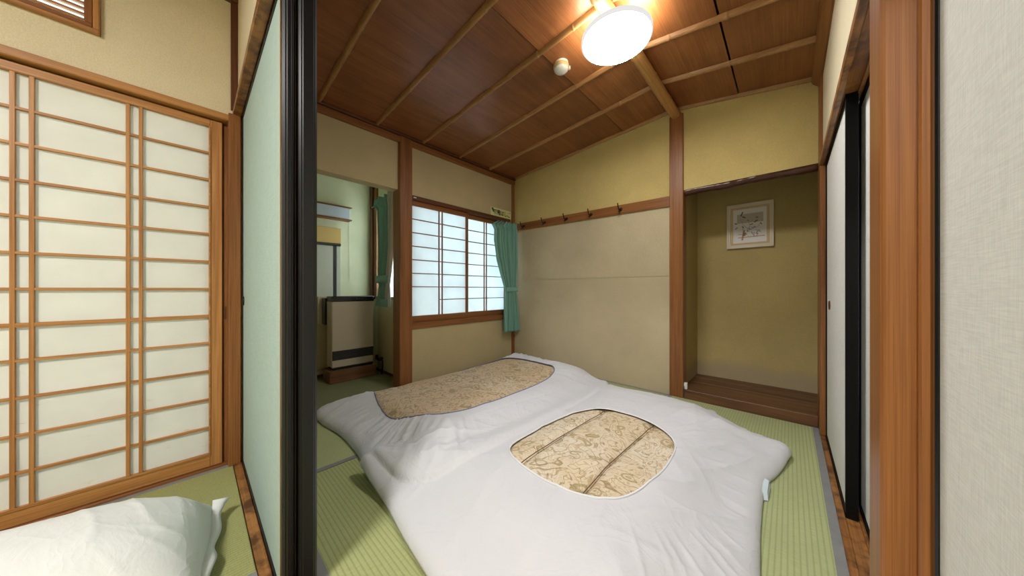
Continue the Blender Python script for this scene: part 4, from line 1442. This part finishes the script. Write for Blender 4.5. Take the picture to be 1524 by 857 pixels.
yy = py - 0.0106
blot('grey_wash', M['art_grey'], [([(0.12, 0.72), (0.90, 0.72)], 0.040)], yy)
blot('ink_strokes', M['art_ink'], [([(0.24, 0.80), (0.30, 0.92)], 0.004), ([(0.28, 0.78), (0.38, 0.74)], 0.004), ([(0.05, 0.60), (0.12, 0.58)], 0.004), ([(0.64, 0.58), (0.74, 0.63)], 0.004), ([(0.44, 0.66), (0.48, 0.64)], 0.003),
                                   ([(0.68, 0.72), (0.76, 0.71)], 0.003), ([(0.28, 0.50), (0.32, 0.44)], 0.003), ([(0.52, 0.52), (0.60, 0.54)], 0.003), ([(0.82, 0.54), (0.86, 0.50)], 0.003)], yy - 0.0008)
rs = random.Random(3)
blot('violet_flowers', M['art_violet'], [([(a, c_), (a + rs.uniform(-.05, .05), c_ + rs.uniform(-.05, .05)), (a + rs.uniform(-.05, .05), c_ + rs.uniform(-.05, .05))], 0.0016)
                                         for a, c_ in [(rs.uniform(0.3, 0.8), rs.uniform(0.18, 0.48)) for _ in range(26)]] + [([(0.06, 0.42), (0.14, 0.48)], 0.004), ([(0.70, 0.24), (0.74, 0.26)], 0.007)]
     + [([(0.55, 0.40), (0.75, 0.45), (0.88, 0.62)], 0.0012), ([(0.45, 0.4), (0.3, 0.55), (0.24, 0.7)], 0.0012), ([(0.5, 0.4), (0.5, 0.55), (0.46, 0.66)], 0.0012)], yy - 0.0010)
blot('brown_ground', M['art_brown'], [([(0.15, 0.16), (0.95, 0.17)], 0.003), ([(0.28, 0.08), (0.34, 0.38)], 0.006), ([(0.34, 0.20), (0.36, 0.30)], 0.009), ([(0.15, 0.26), (0.30, 0.25)], 0.002)], yy - 0.0012)

# small white box on the alcove sill
ob = thing('cable_box', 'tiny white plastic box on the alcove sill against the left post', 'cable box', (-0.617, YH + 0.01, 0.074))
MB().box(-0.630, -0.606, YH - 0.008, YH + 0.02, 0.074, 0.125, 0.003).build('box', M['white_plastic'], ob)
MB().tube([(-0.624, YH - 0.022, 0.10), (-0.626, YH - 0.024, 0.06), (-0.626, YH - 0.024, 0.02)], 0.003, 6).build('cable', M['slot'], ob)

# emergency sign above the window
sg = thing('escape_sign', 'pale yellow escape ladder sign with black Japanese lettering above the window', 'sign', (XW + 0.014, 2.50, 1.80))
sy0, sy1, sz0, sz1 = 2.351, 2.693, 1.7515, 1.849
MB().box(XW + 0.001, XW + 0.004, sy0, sy1, sz0, sz1).build('sign_board', M['sign'], sg)
cu = bpy.data.curves.new('sign_text', 'FONT')
cu.body = '避難はしご'
cu.size = 0.072
cu.extrude = 0.0006
cu.offset = 0.0016
to = bpy.data.objects.new('sign_text', cu)
COL.objects.link(to)
bpy.context.view_layer.update()
dg = bpy.context.evaluated_depsgraph_get()
me = bpy.data.meshes.new_from_object(to.evaluated_get(dg))
bpy.data.objects.remove(to)
co = np.array([v.co[:] for v in me.vertices])
mn, mx = co.min(0), co.max(0)
tw, thh = 0.280, 0.064
for v in me.vertices:
    a = (v.co.x - mn[0]) / (mx[0] - mn[0])
    c_ = (v.co.y - mn[1]) / (mx[1] - mn[1])
    v.co = (XW + 0.0048 + v.co.z - sg.location.x, sy0 + 0.048 + a * tw - sg.location.y, sz0 + 0.017 + c_ * thh - sg.location.z)
me.materials.clear()
me.materials.append(M['sign_black'])
lt = bpy.data.objects.new('lettering', me)
COL.objects.link(lt)
lt.parent = sg
tb = MB().hull([(XW + x, sy0 + a, z) for x in (0.004, 0.007) for a, z in ((0.010, 1.838), (0.034, 1.845), (0.055, 1.812), (0.042, 1.79), (0.020, 1.815))])
tb.build('corner_mark', M['sign_green'], sg)
